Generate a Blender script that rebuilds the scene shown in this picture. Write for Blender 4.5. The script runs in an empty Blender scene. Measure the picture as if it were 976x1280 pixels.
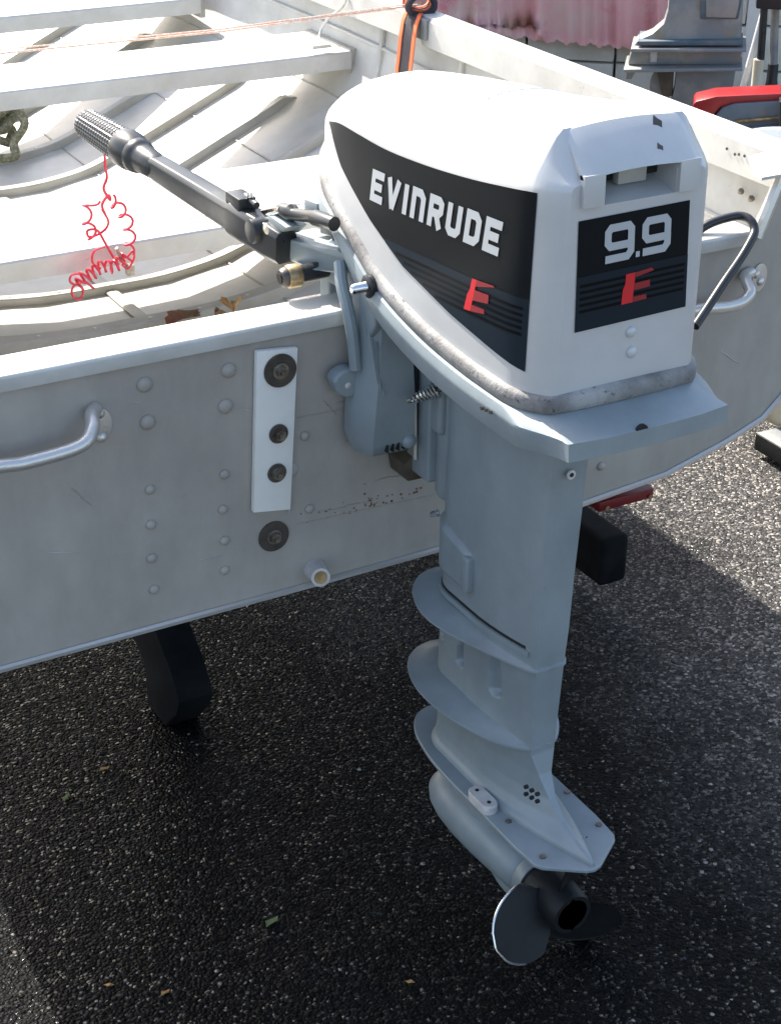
import bpy, bmesh, math, random
from mathutils import Vector, Matrix
random.seed(7)
S = bpy.context.scene
COL = S.collection
R = math.radians
# ------------------------------------------------------------------ camera
FPX = 2100.0; YAW, PIT, ROL = R(-30.0), R(28.08), R(-0.76)
def cam_axes():
    cy, sy, cp, sp, cr, sr = math.cos(YAW), math.sin(YAW), math.cos(PIT), math.sin(PIT), math.cos(ROL), math.sin(ROL)
    F = Vector((-sy*cp, cy*cp, -sp)); r = Vector((cy, sy, 0)); d = F.cross(r)
    return r*cr + d*sr, d*cr - r*sr, F
AR, AD, AF = cam_axes()
CAM = Vector((-0.94, -1.611, 1.582))
CAM = Vector((0, 0, .86)) - 2.0*((500-488)*AR + (385-640)*AD + FPX*AF).normalized()
def at(px, py, ax, val):
    """world point where the sight line of a photo pixel meets the plane axis=val"""
    v = (px-488)*AR + (py-640)*AD + FPX*AF
    return CAM + v*((val-CAM[ax])/v[ax])
cd = bpy.data.cameras.new('camera'); cam = bpy.data.objects.new('camera', cd); COL.objects.link(cam)
M = Matrix((AR, -AD, -AF)).transposed().to_4x4(); M.translation = CAM
cam.matrix_world = M
cd.sensor_fit = 'VERTICAL'; cd.sensor_height = 36.0; cd.lens = FPX/1280*36.0
cd.clip_start = .05; cd.clip_end = 500
S.camera = cam
# ------------------------------------------------------------------ light
SUN = Vector((.15, -1.0, -1.0)).normalized()
elev = math.asin(-SUN.z); az = math.atan2(-SUN.x, -SUN.y)     # azimuth from +Y towards +X
w = bpy.data.worlds.new('World'); S.world = w; w.use_nodes = True
nt = w.node_tree; nt.nodes.clear()
sky = nt.nodes.new('ShaderNodeTexSky'); sky.sky_type = 'NISHITA'; sky.sun_disc = False
sky.sun_elevation = elev; sky.sun_rotation = az; sky.altitude = 0; sky.air_density = 1.0; sky.dust_density = 2.5; sky.ozone_density = 0.0
bg = nt.nodes.new('ShaderNodeBackground'); bg.inputs[1].default_value = .12
wo = nt.nodes.new('ShaderNodeOutputWorld')
nt.links.new(sky.outputs[0], bg.inputs[0]); nt.links.new(bg.outputs[0], wo.inputs[0])
sd = bpy.data.lights.new('sun', 'SUN'); sd.energy = 3.8; sd.angle = R(.55); sd.color = (1, .96, .89)
so = bpy.data.objects.new('sun', sd); COL.objects.link(so); so.rotation_euler = SUN.to_track_quat('-Z', 'Y').to_euler()
so.location = (-2, 6, 8)
S.view_settings.view_transform = 'Standard'; S.view_settings.look = 'None'
S.view_settings.exposure = 1.65; S.view_settings.gamma = 1
S.view_settings.use_curve_mapping = False
S.cycles.max_bounces = 8

# ------------------------------------------------------------------ materials
def mat(name, col, rough=.5, metal=0, col2=None, nscale=8, nlo=.4, nhi=.65, bump=0, bscale=60, spec=.5, coat=0, col3=None, n3=(40, .6, .7), stretch=None, rvar=0, streak=None, wear=None):
    m = bpy.data.materials.new(name); m.use_nodes = True; t = m.node_tree; b = t.nodes['Principled BSDF']
    N = t.nodes.new; K = t.links.new
    b.inputs['Roughness'].default_value = rough; b.inputs['Metallic'].default_value = metal
    b.inputs['Specular IOR Level'].default_value = spec; b.inputs['Coat Weight'].default_value = coat
    b.inputs['Base Color'].default_value = (*col, 1)
    g = N('ShaderNodeNewGeometry'); vec = g.outputs['Position']
    if stretch:
        mp = N('ShaderNodeMapping'); mp.inputs['Scale'].default_value = stretch; K(vec, mp.inputs[0]); vec = mp.outputs[0]
    def noise(sc, det=6, rgh=.6):
        n = N('ShaderNodeTexNoise'); n.inputs['Scale'].default_value = sc; n.inputs['Detail'].default_value = det
        n.inputs['Roughness'].default_value = rgh; K(vec, n.inputs['Vector']); return n.outputs['Fac']
    def ramp(f, lo, hi):
        r = N('ShaderNodeMapRange'); r.inputs['From Min'].default_value = lo; r.inputs['From Max'].default_value = hi; K(f, r.inputs[0]); return r.outputs[0]
    cur = None
    if col2:
        mx = N('ShaderNodeMix'); mx.data_type = 'RGBA'; mx.inputs['A'].default_value = (*col, 1); mx.inputs['B'].default_value = (*col2, 1)
        K(ramp(noise(nscale), nlo, nhi), mx.inputs['Factor']); cur = mx.outputs['Result']
    if col3:
        mx = N('ShaderNodeMix'); mx.data_type = 'RGBA'; mx.inputs['B'].default_value = (*col3, 1)
        if cur: K(cur, mx.inputs['A'])
        else: mx.inputs['A'].default_value = (*col, 1)
        K(ramp(noise(n3[0], 8, .7), n3[1], n3[2]), mx.inputs['Factor']); cur = mx.outputs['Result']
    if cur: K(cur, b.inputs['Base Color'])
    if streak:
        mp2 = N('ShaderNodeMapping'); mp2.inputs['Scale'].default_value = streak; K(g.outputs['Position'], mp2.inputs[0])
        n2 = N('ShaderNodeTexNoise'); n2.inputs['Scale'].default_value = 1; n2.inputs['Detail'].default_value = 7; n2.inputs['Roughness'].default_value = .65; K(mp2.outputs[0], n2.inputs['Vector'])
        r2 = N('ShaderNodeMapRange'); r2.inputs['From Min'].default_value = .32; r2.inputs['From Max'].default_value = .68; r2.inputs['To Min'].default_value = .90; r2.inputs['To Max'].default_value = 1.06; K(n2.outputs[0], r2.inputs[0])
        m3 = N('ShaderNodeMix'); m3.data_type = 'RGBA'; m3.blend_type = 'MULTIPLY'; m3.inputs['Factor'].default_value = 1
        K(cur, m3.inputs['A']) if cur else None; K(r2.outputs[0], m3.inputs['B']); cur = m3.outputs['Result']; K(cur, b.inputs['Base Color'])
    if wear:
        pr_ = ramp(g.outputs['Pointiness'], .515, .56); wn_ = ramp(noise(70, 6, .7), .45, .60)
        mm = N('ShaderNodeMath'); mm.operation = 'MULTIPLY'; K(pr_, mm.inputs[0]); K(wn_, mm.inputs[1])
        m4 = N('ShaderNodeMix'); m4.data_type = 'RGBA'; m4.inputs['B'].default_value = (*wear, 1); K(mm.outputs[0], m4.inputs['Factor']); K(cur, m4.inputs['A']); cur = m4.outputs['Result']; K(cur, b.inputs['Base Color'])
    if rvar:
        K(ramp2(N, K, noise(25, 5), rough-rvar, rough+rvar), b.inputs['Roughness'])
    if bump:
        bp = N('ShaderNodeBump'); bp.inputs['Strength'].default_value = bump; bp.inputs['Distance'].default_value = .002
        K(noise(bscale, 4), bp.inputs['Height']); K(bp.outputs[0], b.inputs['Normal'])
    return m
def ramp2(N, K, f, lo, hi):
    r = N('ShaderNodeMapRange'); r.inputs['From Min'].default_value = .3; r.inputs['From Max'].default_value = .7
    r.inputs['To Min'].default_value = lo; r.inputs['To Max'].default_value = hi; K(f, r.inputs[0]); return r.outputs[0]
MT = {}
MT['cowl'] = mat('cowl_silver_paint', (.54, .54, .53), .38, .15, col2=(.50, .50, .49), nscale=14, bump=.05, bscale=500, rvar=.06, col3=(.33, .32, .29), n3=(40, .68, .75))
MT['leg'] = mat('leg_blue_grey_paint', (.262, .302, .315), .42, .05, col2=(.225, .262, .275), nscale=9, bump=.07, bscale=400, rvar=.08, col3=(.13, .14, .14), n3=(34, .69, .76), streak=(18, 18, 9))
MT['seal'] = mat('dirty_rubber_seal', (.36, .35, .33), .75, 0, col2=(.13, .12, .115), nscale=16, nlo=.35, nhi=.65, bump=.5, bscale=300, col3=(.05, .045, .04), n3=(130, .58, .66))
MT['decal'] = mat('charcoal_decal', (.006, .008, .010), .34, 0, spec=.10)
MT['decal2'] = mat('slate_decal', (.013, .020, .028), .34, 0, spec=.10)
MT['black'] = mat('black_stripe', (.003, .0035, .004), .34, 0, spec=.10)
MT['letter'] = mat('silver_letter', (.44, .46, .47), .45, .1)
MT['red'] = mat('red_print', (.62, .012, .02), .45)
MT['alu'] = mat('painted_aluminium', (.42, .385, .34), .45, .0, spec=.35, col2=(.34, .312, .272), nscale=5, nlo=.35, nhi=.7, bump=.12, bscale=120, rvar=.10, col3=(.16, .14, .115), n3=(26, .69, .78), streak=(22, 22, 9))
MT['alu_in'] = mat('worn_white_paint', (.58, .57, .53), .42, .05, col2=(.49, .475, .43), nscale=6, bump=.1, bscale=90, col3=(.27, .24, .19), n3=(30, .655, .74), streak=(14, 14, 14))
MT['rib'] = mat('rib_aluminium', (.43, .42, .385), .45, .1, col2=(.35, .335, .29), nscale=12, bump=.2, bscale=120)
MT['edge'] = mat('bright_edge', (.62, .60, .56), .32, .6, bump=.2, bscale=200)
MT['blackp'] = mat('black_plastic', (.018, .020, .022), .34, 0, bump=.05, bscale=300, rvar=.08)
MT['rubber'] = mat('black_rubber', (.005, .0055, .006), .8, 0, spec=.10, col2=(.012, .013, .014), nscale=14, bump=.4, bscale=60)
MT['chrome'] = mat('chrome', (.75, .75, .74), .16, 1.0, bump=.1, bscale=200)
MT['bolt'] = mat('dull_steel', (.34, .31, .27), .40, .9, col2=(.16, .13, .10), nscale=60, bump=.3, bscale=300)
MT['washer'] = mat('dark_washer', (.075, .068, .06), .42, .5, col2=(.12, .10, .085), nscale=50, bump=.3, bscale=200)
MT['brass'] = mat('old_brass', (.40, .30, .16), .4, .8, col2=(.2, .14, .08), nscale=60)
MT['white'] = mat('white_plastic', (.84, .82, .77), .42, 0, col2=(.78, .76, .71), nscale=12, bump=.1, bscale=50, col3=(.45, .42, .36), n3=(50, .71, .78))
MT['zinc'] = mat('zinc_anode', (.50, .48, .46), .6, .2, col2=(.62, .60, .58), nscale=60, bump=.6, bscale=200)
MT['dark'] = mat('dark_hole', (.012, .012, .012), .8)
MT['prop'] = mat('worn_propeller', (.014, .015, .016), .5, 0, spec=.25, col2=(.012, .012, .012), nscale=30, bump=.2, bscale=120, col3=(.16, .15, .14), n3=(60, .66, .72))
MT['proprim'] = mat('lit_blade_edge', (.80, .80, .78), .25, 1.0)  # bright metal standing in for light along the blade edge
MT['red2'] = mat('dark_red_print', (.26, .010, .016), .45)
MT['grit'] = mat('pale_grit', (.20, .185, .16), .8, col2=(.32, .29, .25), nscale=40)
MT['cord'] = mat('red_cord', (.62, .03, .06), .4, spec=.6)
MT['orange'] = mat('orange_webbing', (.85, .16, .05), .7, bump=.4, bscale=600)
MT['oline'] = mat('orange_white_line', (.78, .42, .28), .7, col2=(.80, .66, .56), nscale=220, nlo=.45, nhi=.55)
MT['webb'] = mat('black_webbing', (.025, .022, .03), .75, bump=.5, bscale=700)
MT['olive'] = mat('olive_rope', (.16, .155, .09), .85, col2=(.32, .31, .20), nscale=120, nlo=.45, nhi=.6, bump=1, bscale=400)
MT['leaf'] = mat('dry_leaf', (.34, .16, .05), .75, col2=(.50, .33, .12), nscale=40)
MT['leafd'] = mat('brown_leaf', (.17, .12, .05), .75, col2=(.22, .04, .02), nscale=30)
MT['pink'] = mat('faded_pink_cloth', (.74, .37, .36), .85, col2=(.66, .50, .42), nscale=4, nlo=.45, nhi=.65, bump=.5, bscale=300, col3=(.66, .24, .26), n3=(6, .56, .68))
MT['stone'] = mat('pale_stone', (.62, .60, .54), .85, col2=(.50, .48, .42), nscale=7, bump=.8, bscale=40)
MT['oldleg'] = mat('weathered_grey_paint', (.20, .215, .22), .5, .2, col2=(.30, .29, .265), nscale=7, nlo=.45, nhi=.58, bump=.3, bscale=60, col3=(.27, .22, .15), n3=(9, .54, .66))
MT['oldblue'] = mat('weathered_blue_paint', (.05, .10, .13), .5, .1, col2=(.14, .15, .16), nscale=9)
MT['tankred'] = mat('red_tank_plastic', (.33, .012, .014), .35, col2=(.26, .010, .012), nscale=9, bump=.1)
MT['tankgrey'] = mat('grey_tank_plastic', (.10, .125, .15), .5, col2=(.16, .18, .20), nscale=12, bump=.1, col3=(.22, .16, .09), n3=(15, .6, .7))
MT['cream'] = mat('cream_plastic', (.66, .60, .46), .5, col2=(.58, .50, .36), nscale=10, col3=(.30, .10, .03), n3=(9, .66, .72))
MT['pole'] = mat('white_pole', (.70, .70, .70), .4)
MT['darkred'] = mat('dark_red_lens', (.16, .006, .010), .35)
MT['wallpale'] = mat('pale_render', (.52, .53, .53), .8, col2=(.46, .47, .47), nscale=3, bump=.3, bscale=40)
MT['wood'] = mat('dark_wet_wood', (.06, .045, .035), .5, col2=(.10, .08, .05), nscale=30)
MT['green_leaf'] = mat('green_leaf', (.10, .14, .05), .6, col2=(.22, .22, .08), nscale=60)

def grip_mat():
    m = mat('ribbed_black_grip', (.03, .032, .034), .30)
    return m
MT['grip'] = grip_mat()
def asphalt():
    m = bpy.data.materials.new('worn_asphalt'); m.use_nodes = True; t = m.node_tree; b = t.nodes['Principled BSDF']; N = t.nodes.new; K = t.links.new
    g = N('ShaderNodeNewGeometry')
    wp = N('ShaderNodeTexNoise'); wp.inputs['Scale'].default_value = 60; wp.inputs['Detail'].default_value = 3; K(g.outputs['Position'], wp.inputs['Vector'])
    wm = N('ShaderNodeVectorMath'); wm.operation = 'MULTIPLY_ADD'; wm.inputs[1].default_value = (.006, .006, .006); K(wp.outputs['Color'], wm.inputs[0]); K(g.outputs['Position'], wm.inputs[2])
    v = N('ShaderNodeTexVoronoi'); v.inputs['Scale'].default_value = 225; K(wm.outputs[0], v.inputs['Vector'])
    v2 = N('ShaderNodeTexVoronoi'); v2.inputs['Scale'].default_value = 330; K(wm.outputs[0], v2.inputs['Vector'])
    n = N('ShaderNodeTexNoise'); n.inputs['Scale'].default_value = 3.5; n.inputs['Detail'].default_value = 5; K(g.outputs['Position'], n.inputs['Vector'])
    # per-stone colour: mostly dark, a few pale chips
    cr = N('ShaderNodeValToRGB'); cr.color_ramp.elements[0].color = (.0010, .0011, .0012, 1); cr.color_ramp.elements[1].color = (.0055, .0057, .006, 1)
    cr.color_ramp.elements[0].position = .1; cr.color_ramp.elements[1].position = .85
    for p, c in ((.972, (.016, .016, .016)), (.990, (.10, .09, .075)), (1.0, (.30, .27, .23))):
        e = cr.color_ramp.elements.new(p); e.color = (*c, 1)
    sp = N('ShaderNodeSeparateColor'); K(v.outputs['Color'], sp.inputs[0]); K(sp.outputs[0], cr.inputs[0])
    # binder between stones darker
    mr = N('ShaderNodeMapRange'); mr.inputs['From Min'].default_value = .35; mr.inputs['From Max'].default_value = .75; K(v.outputs['Distance'], mr.inputs[0])
    mx = N('ShaderNodeMix'); mx.data_type = 'RGBA'; K(mr.outputs[0], mx.inputs['Factor']); K(cr.outputs[0], mx.inputs['A']); mx.inputs['B'].default_value = (.0015, .0015, .0017, 1)
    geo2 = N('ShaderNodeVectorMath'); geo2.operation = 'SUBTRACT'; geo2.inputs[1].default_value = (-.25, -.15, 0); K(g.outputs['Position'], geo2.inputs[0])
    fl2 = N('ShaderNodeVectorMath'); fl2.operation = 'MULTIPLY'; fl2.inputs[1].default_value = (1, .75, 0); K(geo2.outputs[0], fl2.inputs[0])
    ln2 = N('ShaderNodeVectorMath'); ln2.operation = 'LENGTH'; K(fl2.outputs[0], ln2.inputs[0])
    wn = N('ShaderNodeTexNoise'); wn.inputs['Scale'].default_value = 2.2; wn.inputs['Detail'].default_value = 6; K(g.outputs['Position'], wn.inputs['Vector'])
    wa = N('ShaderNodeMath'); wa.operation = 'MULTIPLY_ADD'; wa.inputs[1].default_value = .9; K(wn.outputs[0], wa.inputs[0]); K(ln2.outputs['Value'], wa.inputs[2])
    sunlit_mix = N('ShaderNodeMapRange'); sunlit_mix.inputs['From Min'].default_value = 1.05; sunlit_mix.inputs['From Max'].default_value = 1.75; K(wa.outputs[0], sunlit_mix.inputs[0])  # wet-looking black stands in for shade by the stern, paler mix for sun
    dry = N('ShaderNodeValToRGB'); dry.color_ramp.elements[0].color = (.030, .029, .028, 1); dry.color_ramp.elements[1].color = (.42, .38, .33, 1)  # paler stone colours that paint the ground brighter where the sun falls
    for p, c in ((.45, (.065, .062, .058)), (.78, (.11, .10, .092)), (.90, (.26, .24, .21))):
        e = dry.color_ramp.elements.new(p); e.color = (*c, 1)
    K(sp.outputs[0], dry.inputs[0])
    mw = N('ShaderNodeMix'); mw.data_type = 'RGBA'; K(sunlit_mix.outputs[0], mw.inputs['Factor']); K(mx.outputs['Result'], mw.inputs['A']); K(dry.outputs[0], mw.inputs['B']); mx = mw
    hs = N('ShaderNodeMix'); hs.data_type = 'RGBA'; hs.blend_type = 'MULTIPLY'; hs.inputs['Factor'].default_value = .7
    mr3 = N('ShaderNodeMapRange'); mr3.inputs['From Min'].default_value = .35; mr3.inputs['From Max'].default_value = .65; mr3.inputs['To Min'].default_value = .50; mr3.inputs['To Max'].default_value = 1.35; K(n.outputs[0], mr3.inputs[0])
    K(mx.outputs['Result'], hs.inputs['A']); K(mr3.outputs[0], hs.inputs['B'])
    K(hs.outputs['Result'], b.inputs['Base Color'])
    gl = N('ShaderNodeMath'); gl.operation = 'GREATER_THAN'; gl.inputs[1].default_value = .90; K(sp.outputs[1], gl.inputs[0])
    sw_ = N('ShaderNodeMapRange'); sw_.inputs['To Min'].default_value = .07; sw_.inputs['To Max'].default_value = .38; K(gl.outputs[0], sw_.inputs[0]); K(sw_.outputs[0], b.inputs['Specular IOR Level'])
    rr = N('ShaderNodeMapRange'); rr.inputs['To Min'].default_value = .22; rr.inputs['To Max'].default_value = .75; K(sp.outputs[1], rr.inputs[0])
    rw = N('ShaderNodeMapRange'); rw.inputs['To Min'].default_value = .34; rw.inputs['To Max'].default_value = .75; K(sp.outputs[1], rw.inputs[0])
    rx = N('ShaderNodeMix'); K(sunlit_mix.outputs[0], rx.inputs['Factor']); K(rw.outputs[0], rx.inputs['A']); K(rr.outputs[0], rx.inputs['B'])
    ry = N('ShaderNodeMix'); K(gl.outputs[0], ry.inputs['Factor']); K(rx.outputs['Result'], ry.inputs['A']); ry.inputs['B'].default_value = .20; K(ry.outputs['Result'], b.inputs['Roughness'])
    # relief
    inv = N('ShaderNodeMath'); inv.operation = 'MULTIPLY'; inv.inputs[1].default_value = -1; K(v.outputs['Distance'], inv.inputs[0])
    ad = N('ShaderNodeMath'); ad.operation = 'MULTIPLY_ADD'; ad.inputs[1].default_value = .9; K(sp.outputs[2], ad.inputs[0]); K(inv.outputs[0], ad.inputs[2])
    a2 = N('ShaderNodeMath'); a2.operation = 'MULTIPLY_ADD'; a2.inputs[1].default_value = -.3; K(v2.outputs['Distance'], a2.inputs[0]); K(ad.outputs[0], a2.inputs[2])
    v3 = N('ShaderNodeTexVoronoi'); v3.inputs['Scale'].default_value = 105; K(wm.outputs[0], v3.inputs['Vector'])
    s3 = N('ShaderNodeSeparateColor'); K(v3.outputs['Color'], s3.inputs[0])
    k3 = N('ShaderNodeMapRange'); k3.inputs['From Min'].default_value = .80; k3.inputs['From Max'].default_value = .90; K(s3.outputs[0], k3.inputs[0])
    d3 = N('ShaderNodeMapRange'); d3.inputs['From Min'].default_value = .50; d3.inputs['From Max'].default_value = .15; K(v3.outputs['Distance'], d3.inputs[0])
    p3 = N('ShaderNodeMath'); p3.operation = 'MULTIPLY'; K(k3.outputs[0], p3.inputs[0]); K(d3.outputs[0], p3.inputs[1])
    a3 = N('ShaderNodeMath'); a3.operation = 'MULTIPLY_ADD'; a3.inputs[1].default_value = 1.4; K(p3.outputs[0], a3.inputs[0]); K(a2.outputs[0], a3.inputs[2])
    a4 = N('ShaderNodeMath'); a4.operation = 'MULTIPLY_ADD'; a4.inputs[1].default_value = 3.0; K(n.outputs[0], a4.inputs[0]); K(a3.outputs[0], a4.inputs[2]); a2 = a4
    bp = N('ShaderNodeBump'); bp.inputs['Strength'].default_value = .85; bp.inputs['Distance'].default_value = .0032; K(a2.outputs[0], bp.inputs['Height'])
    K(bp.outputs[0], b.inputs['Normal'])
    return m
MT['asphalt'] = asphalt()

# ------------------------------------------------------------------ mesh helpers
WL = {}          # world location of every object built (no rotations are used)
class MB:
    def __init__(s): s.v = []; s.f = []; s.mi = []
    def add(s, vs, fs, mi=0):
        o = len(s.v); s.v += [Vector(p) for p in vs]
        s.f += [tuple(i+o for i in f) for f in fs]; s.mi += [mi]*len(fs); return s
    def box(s, a, b, mi=0):
        x0, y0, z0 = a; x1, y1, z1 = b
        return s.add([(x0,y0,z0),(x1,y0,z0),(x1,y1,z0),(x0,y1,z0),(x0,y0,z1),(x1,y0,z1),(x1,y1,z1),(x0,y1,z1)],
                     [(0,3,2,1),(4,5,6,7),(0,1,5,4),(1,2,6,5),(2,3,7,6),(3,0,4,7)], mi)
    def loft(s, loops, closed=True, caps=True, mi=0):
        n = len(loops[0]); vs = [p for l in loops for p in l]; fs = []
        for i in range(len(loops)-1):
            for j in range(n if closed else n-1):
                k = (j+1) % n; fs.append((i*n+j, i*n+k, (i+1)*n+k, (i+1)*n+j))
        if caps and closed:
            fs.append(tuple(range(n))[::-1]); m = (len(loops)-1)*n; fs.append(tuple(range(m, m+n)))
        return s.add(vs, fs, mi)
    def tube(s, pts, r, n=10, closed=False, mi=0, caps=True, flat=1.0):
        pts = [Vector(p) for p in pts]; rs = r if isinstance(r, (list, tuple)) else [r]*len(pts)
        N = len(pts); loops = []; up = None
        for i, p in enumerate(pts):
            a = pts[(i-1) % N] if (closed or i > 0) else p; b = pts[(i+1) % N] if (closed or i < N-1) else p
            t = (b-a)
            t = t.normalized() if t.length > 1e-9 else Vector((0, 0, 1))
            if up is None:
                up = Vector((0, 0, 1)) if abs(t.z) < .9 else Vector((1, 0, 0))
            u = (up - t*up.dot(t)); u = u.normalized() if u.length > 1e-6 else t.orthogonal().normalized(); up = u; v = t.cross(u)
            loops.append([p + (u*math.cos(2*math.pi*k/n)*flat + v*math.sin(2*math.pi*k/n))*rs[i] for k in range(n)])
        if closed: loops.append(loops[0]); caps = False
        return s.loft(loops, True, caps, mi)
    def disc(s, c, axis, r, h, n=20, mi=0, r2=None, dome=0):
        c = Vector(c); a = Vector(axis).normalized(); pts = [c, c+a*h]; rr = [r, r if r2 is None else r2]
        if dome:
            pts = [c]; rr = [r]
            for k in range(1, 5):
                th = k/4*math.pi/2; pts.append(c+a*h*math.sin(th)); rr.append(max(r*math.cos(th), r*.03))
        return s.tube(pts, rr, n, mi=mi)
    def prism(s, poly, ax, lo, hi, mi=0):
        """poly: 2D points in the two other axes (in order x,y / x,z / y,z), extruded along ax"""
        def P(p, v):
            if ax == 0: return (v, p[0], p[1])
            if ax == 1: return (p[0], v, p[1])
            return (p[0], p[1], v)
        return s.loft([[P(p, lo) for p in poly], [P(p, hi) for p in poly]], True, True, mi)
    def hexn(s, c, axis, r, h, mi=0): return s.disc(c, axis, r, h, 6, mi)
def norm(v):
    return Vector(v).normalized()
def build(mb, name, m, parent=None, smooth=True, ang=35, bevel=0, bseg=2, recalc=True, sub=0):
    me = bpy.data.meshes.new(name)
    c = sum(mb.v, Vector())/max(1, len(mb.v))
    me.from_pydata([tuple(p-c) for p in mb.v], [], mb.f)
    ms = m if isinstance(m, (list, tuple)) else [m]
    for q in ms: me.materials.append(MT[q] if isinstance(q, str) else q)
    for p, k in zip(me.polygons, mb.mi): p.material_index = k
    bm = bmesh.new(); bm.from_mesh(me); bmesh.ops.remove_doubles(bm, verts=bm.verts, dist=1e-6)
    if recalc: bmesh.ops.recalc_face_normals(bm, faces=bm.faces)
    if bevel:
        es = [e for e in bm.edges if len(e.link_faces) == 2 and e.calc_face_angle(0) > R(ang)]
        bmesh.ops.bevel(bm, geom=es, offset=bevel, segments=bseg, affect='EDGES', profile=.6, clamp_overlap=True)
    bm.to_mesh(me); bm.free()
    if smooth:
        me.polygons.foreach_set('use_smooth', [True]*len(me.polygons))
        me.set_sharp_from_angle(angle=R(ang if not bevel else max(ang, 50)))
    o = bpy.data.objects.new(name, me); COL.objects.link(o)
    if parent:
        o.parent = parent; o.location = c - WL[parent.name]
    else: o.location = c
    WL[o.name] = c
    return o
def tag(o, label=None, cat=None, group=None, kind=None):
    if label: o['label'] = label
    if cat: o['category'] = cat
    if group: o['group'] = group
    if kind: o['kind'] = kind
    return o
def thing(name, loc, label, cat, group=None):
    o = bpy.data.objects.new(name, None); COL.objects.link(o); o.location = loc; o.empty_display_size = .05
    WL[o.name] = Vector(loc); return tag(o, label, cat, group)
def clone(o, delta, parent):
    """copy of a mesh part sharing its data, moved by delta"""
    c = o.copy(); COL.objects.link(c); c.parent = parent
    wl = WL[o.name] + Vector(delta); c.location = wl - (WL[parent.name] if parent else Vector()); WL[c.name] = wl
    return c
def catmull(P, n):
    out = []
    for i in range(len(P)-1):
        p0 = P[max(i-1, 0)]; p1 = P[i]; p2 = P[i+1]; p3 = P[min(i+2, len(P)-1)]
        for k in range(n):
            t = k/n
            out.append(tuple(.5*((2*b)+(-a+c)*t+(2*a-5*b+4*c-d)*t*t+(-a+3*b-3*c+d)*t**3) for a, b, c, d in zip(p0, p1, p2, p3)))
    out.append(tuple(P[-1])); return out
def lerp_tab(tab, x, col):
    """tab sorted ascending by first entry"""
    if x <= tab[0][0]: return tab[0][col]
    for a, b in zip(tab, tab[1:]):
        if x <= b[0]:
            t = (x-a[0])/(b[0]-a[0]); return a[col]*(1-t)+b[col]*t
    return tab[-1][col]
def strip2(pts, wd, closed=False, step=.006):
    """mitred flat stroke in 2D -> list of quads (finely cut)"""
    P = [Vector(p) for p in pts]; n = len(P); L = []; Rr = []
    for i in range(n):
        a = P[(i-1) % n] if (closed or i > 0) else None; b = P[(i+1) % n] if (closed or i < n-1) else None
        d1 = (P[i]-a).normalized() if a is not None else None; d2 = (b-P[i]).normalized() if b is not None else None
        if d1 is None: d1 = d2
        if d2 is None: d2 = d1
        n1 = Vector((-d1.y, d1.x)); n2 = Vector((-d2.y, d2.x)); m = (n1+n2); m = m.normalized() if m.length > 1e-6 else n1
        k = wd/2/max(.35, m.dot(n1)); L.append(P[i]+m*k); Rr.append(P[i]-m*k)
    q = []
    for i in range(n if closed else n-1):
        j = (i+1) % n; ln = (P[j]-P[i]).length; c = max(1, int(ln/step))
        for k in range(c):
            t0, t1 = k/c, (k+1)/c
            q.append((L[i].lerp(L[j], t0), Rr[i].lerp(Rr[j], t0), Rr[i].lerp(Rr[j], t1), L[i].lerp(L[j], t1)))
    return q

GZ = .12     # ground level
# ================================================================== GROUND
g = MB(); g.add([(-30, -30, GZ), (30, -30, GZ), (30, 60, GZ), (-30, 60, GZ)], [(0, 1, 2, 3)])
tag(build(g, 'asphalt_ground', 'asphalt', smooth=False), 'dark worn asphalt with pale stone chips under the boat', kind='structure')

# ================================================================== BOAT
CX = .02
boat = thing('aluminium_boat', (CX, 1.2, .52), 'grey riveted aluminium dinghy with white benches, its flat stern towards the camera', 'boat')
# hull inner section half profiles (starboard side x measured from CX) at y=0 and y=1.6
SEC0 = [(0, .520), (.15, .521), (.285, .531), (.407, .541), (.509, .567), (.573, .590), (.618, .63), (.640, .70), (.655, .82), (.662, .925)]
SEC1 = [(0, .525), (.10, .528), (.21, .548), (.33, .600), (.43, .645), (.53, .690), (.612, .735), (.650, .785), (.664, .86), (.672, .928)]
def hull_pt(i, y, side):
    t = min(1, max(0, y/1.5)); t = t*t*(3-2*t)
    x = SEC0[i][0]*(1-t)+SEC1[i][0]*t; z = SEC0[i][1]*(1-t)+SEC1[i][1]*t
    if side < 0 and i <= 6: z = z - (z-.519)*(1-t)*(1 if i < 6 else .45)
    # narrowing to the bow
    b = max(0, (y-1.7)/2.3); k = 1-b**2.2; z = z + (1-k)*(.20)*(1-(i/9)) + .05*b
    px = 1.0+(.19-.15*t)*(1-i/9)-.05*(i/9) if side < 0 else 1.0      # port half of the stern is a touch wider
    return Vector((CX + side*x*px*k, y, z))
YS = [0, .1, .2, .35, .5, .65, .8, .95, 1.1, 1.25, 1.4, 1.55, 1.7, 1.9, 2.1, 2.4, 2.7, 3.0, 3.3, 3.6, 3.85, 3.98]
hb = MB()
def refine(sec):
    return [a.lerp(b, t) for a, b in zip(sec, sec[1:]) for t in (0, .5)] + [sec[-1]]
loops = [refine([hull_pt(i, y, -1) for i in range(9, 0, -1)] + [hull_pt(i, y, 1) for i in range(10)]) for y in YS]
hb.loft(loops, closed=False, caps=False, mi=0)
outer = [[Vector((p.x, p.y, p.z)) + Vector((math.copysign(.004, p.x-CX) if p.z > .6 else 0, 0, -.005)) for p in l] for l in loops]
hb.loft(outer, closed=False, caps=False, mi=1)
n0 = len(hb.v)
for k in range(len(loops[0])-1):     # stern rim
    hb.add([loops[0][k], loops[0][k+1], outer[0][k+1], outer[0][k]], [(0, 1, 2, 3)], 1)
hull = build(hb, 'hull', ['alu_in', 'alu'], boat, recalc=False)
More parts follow.
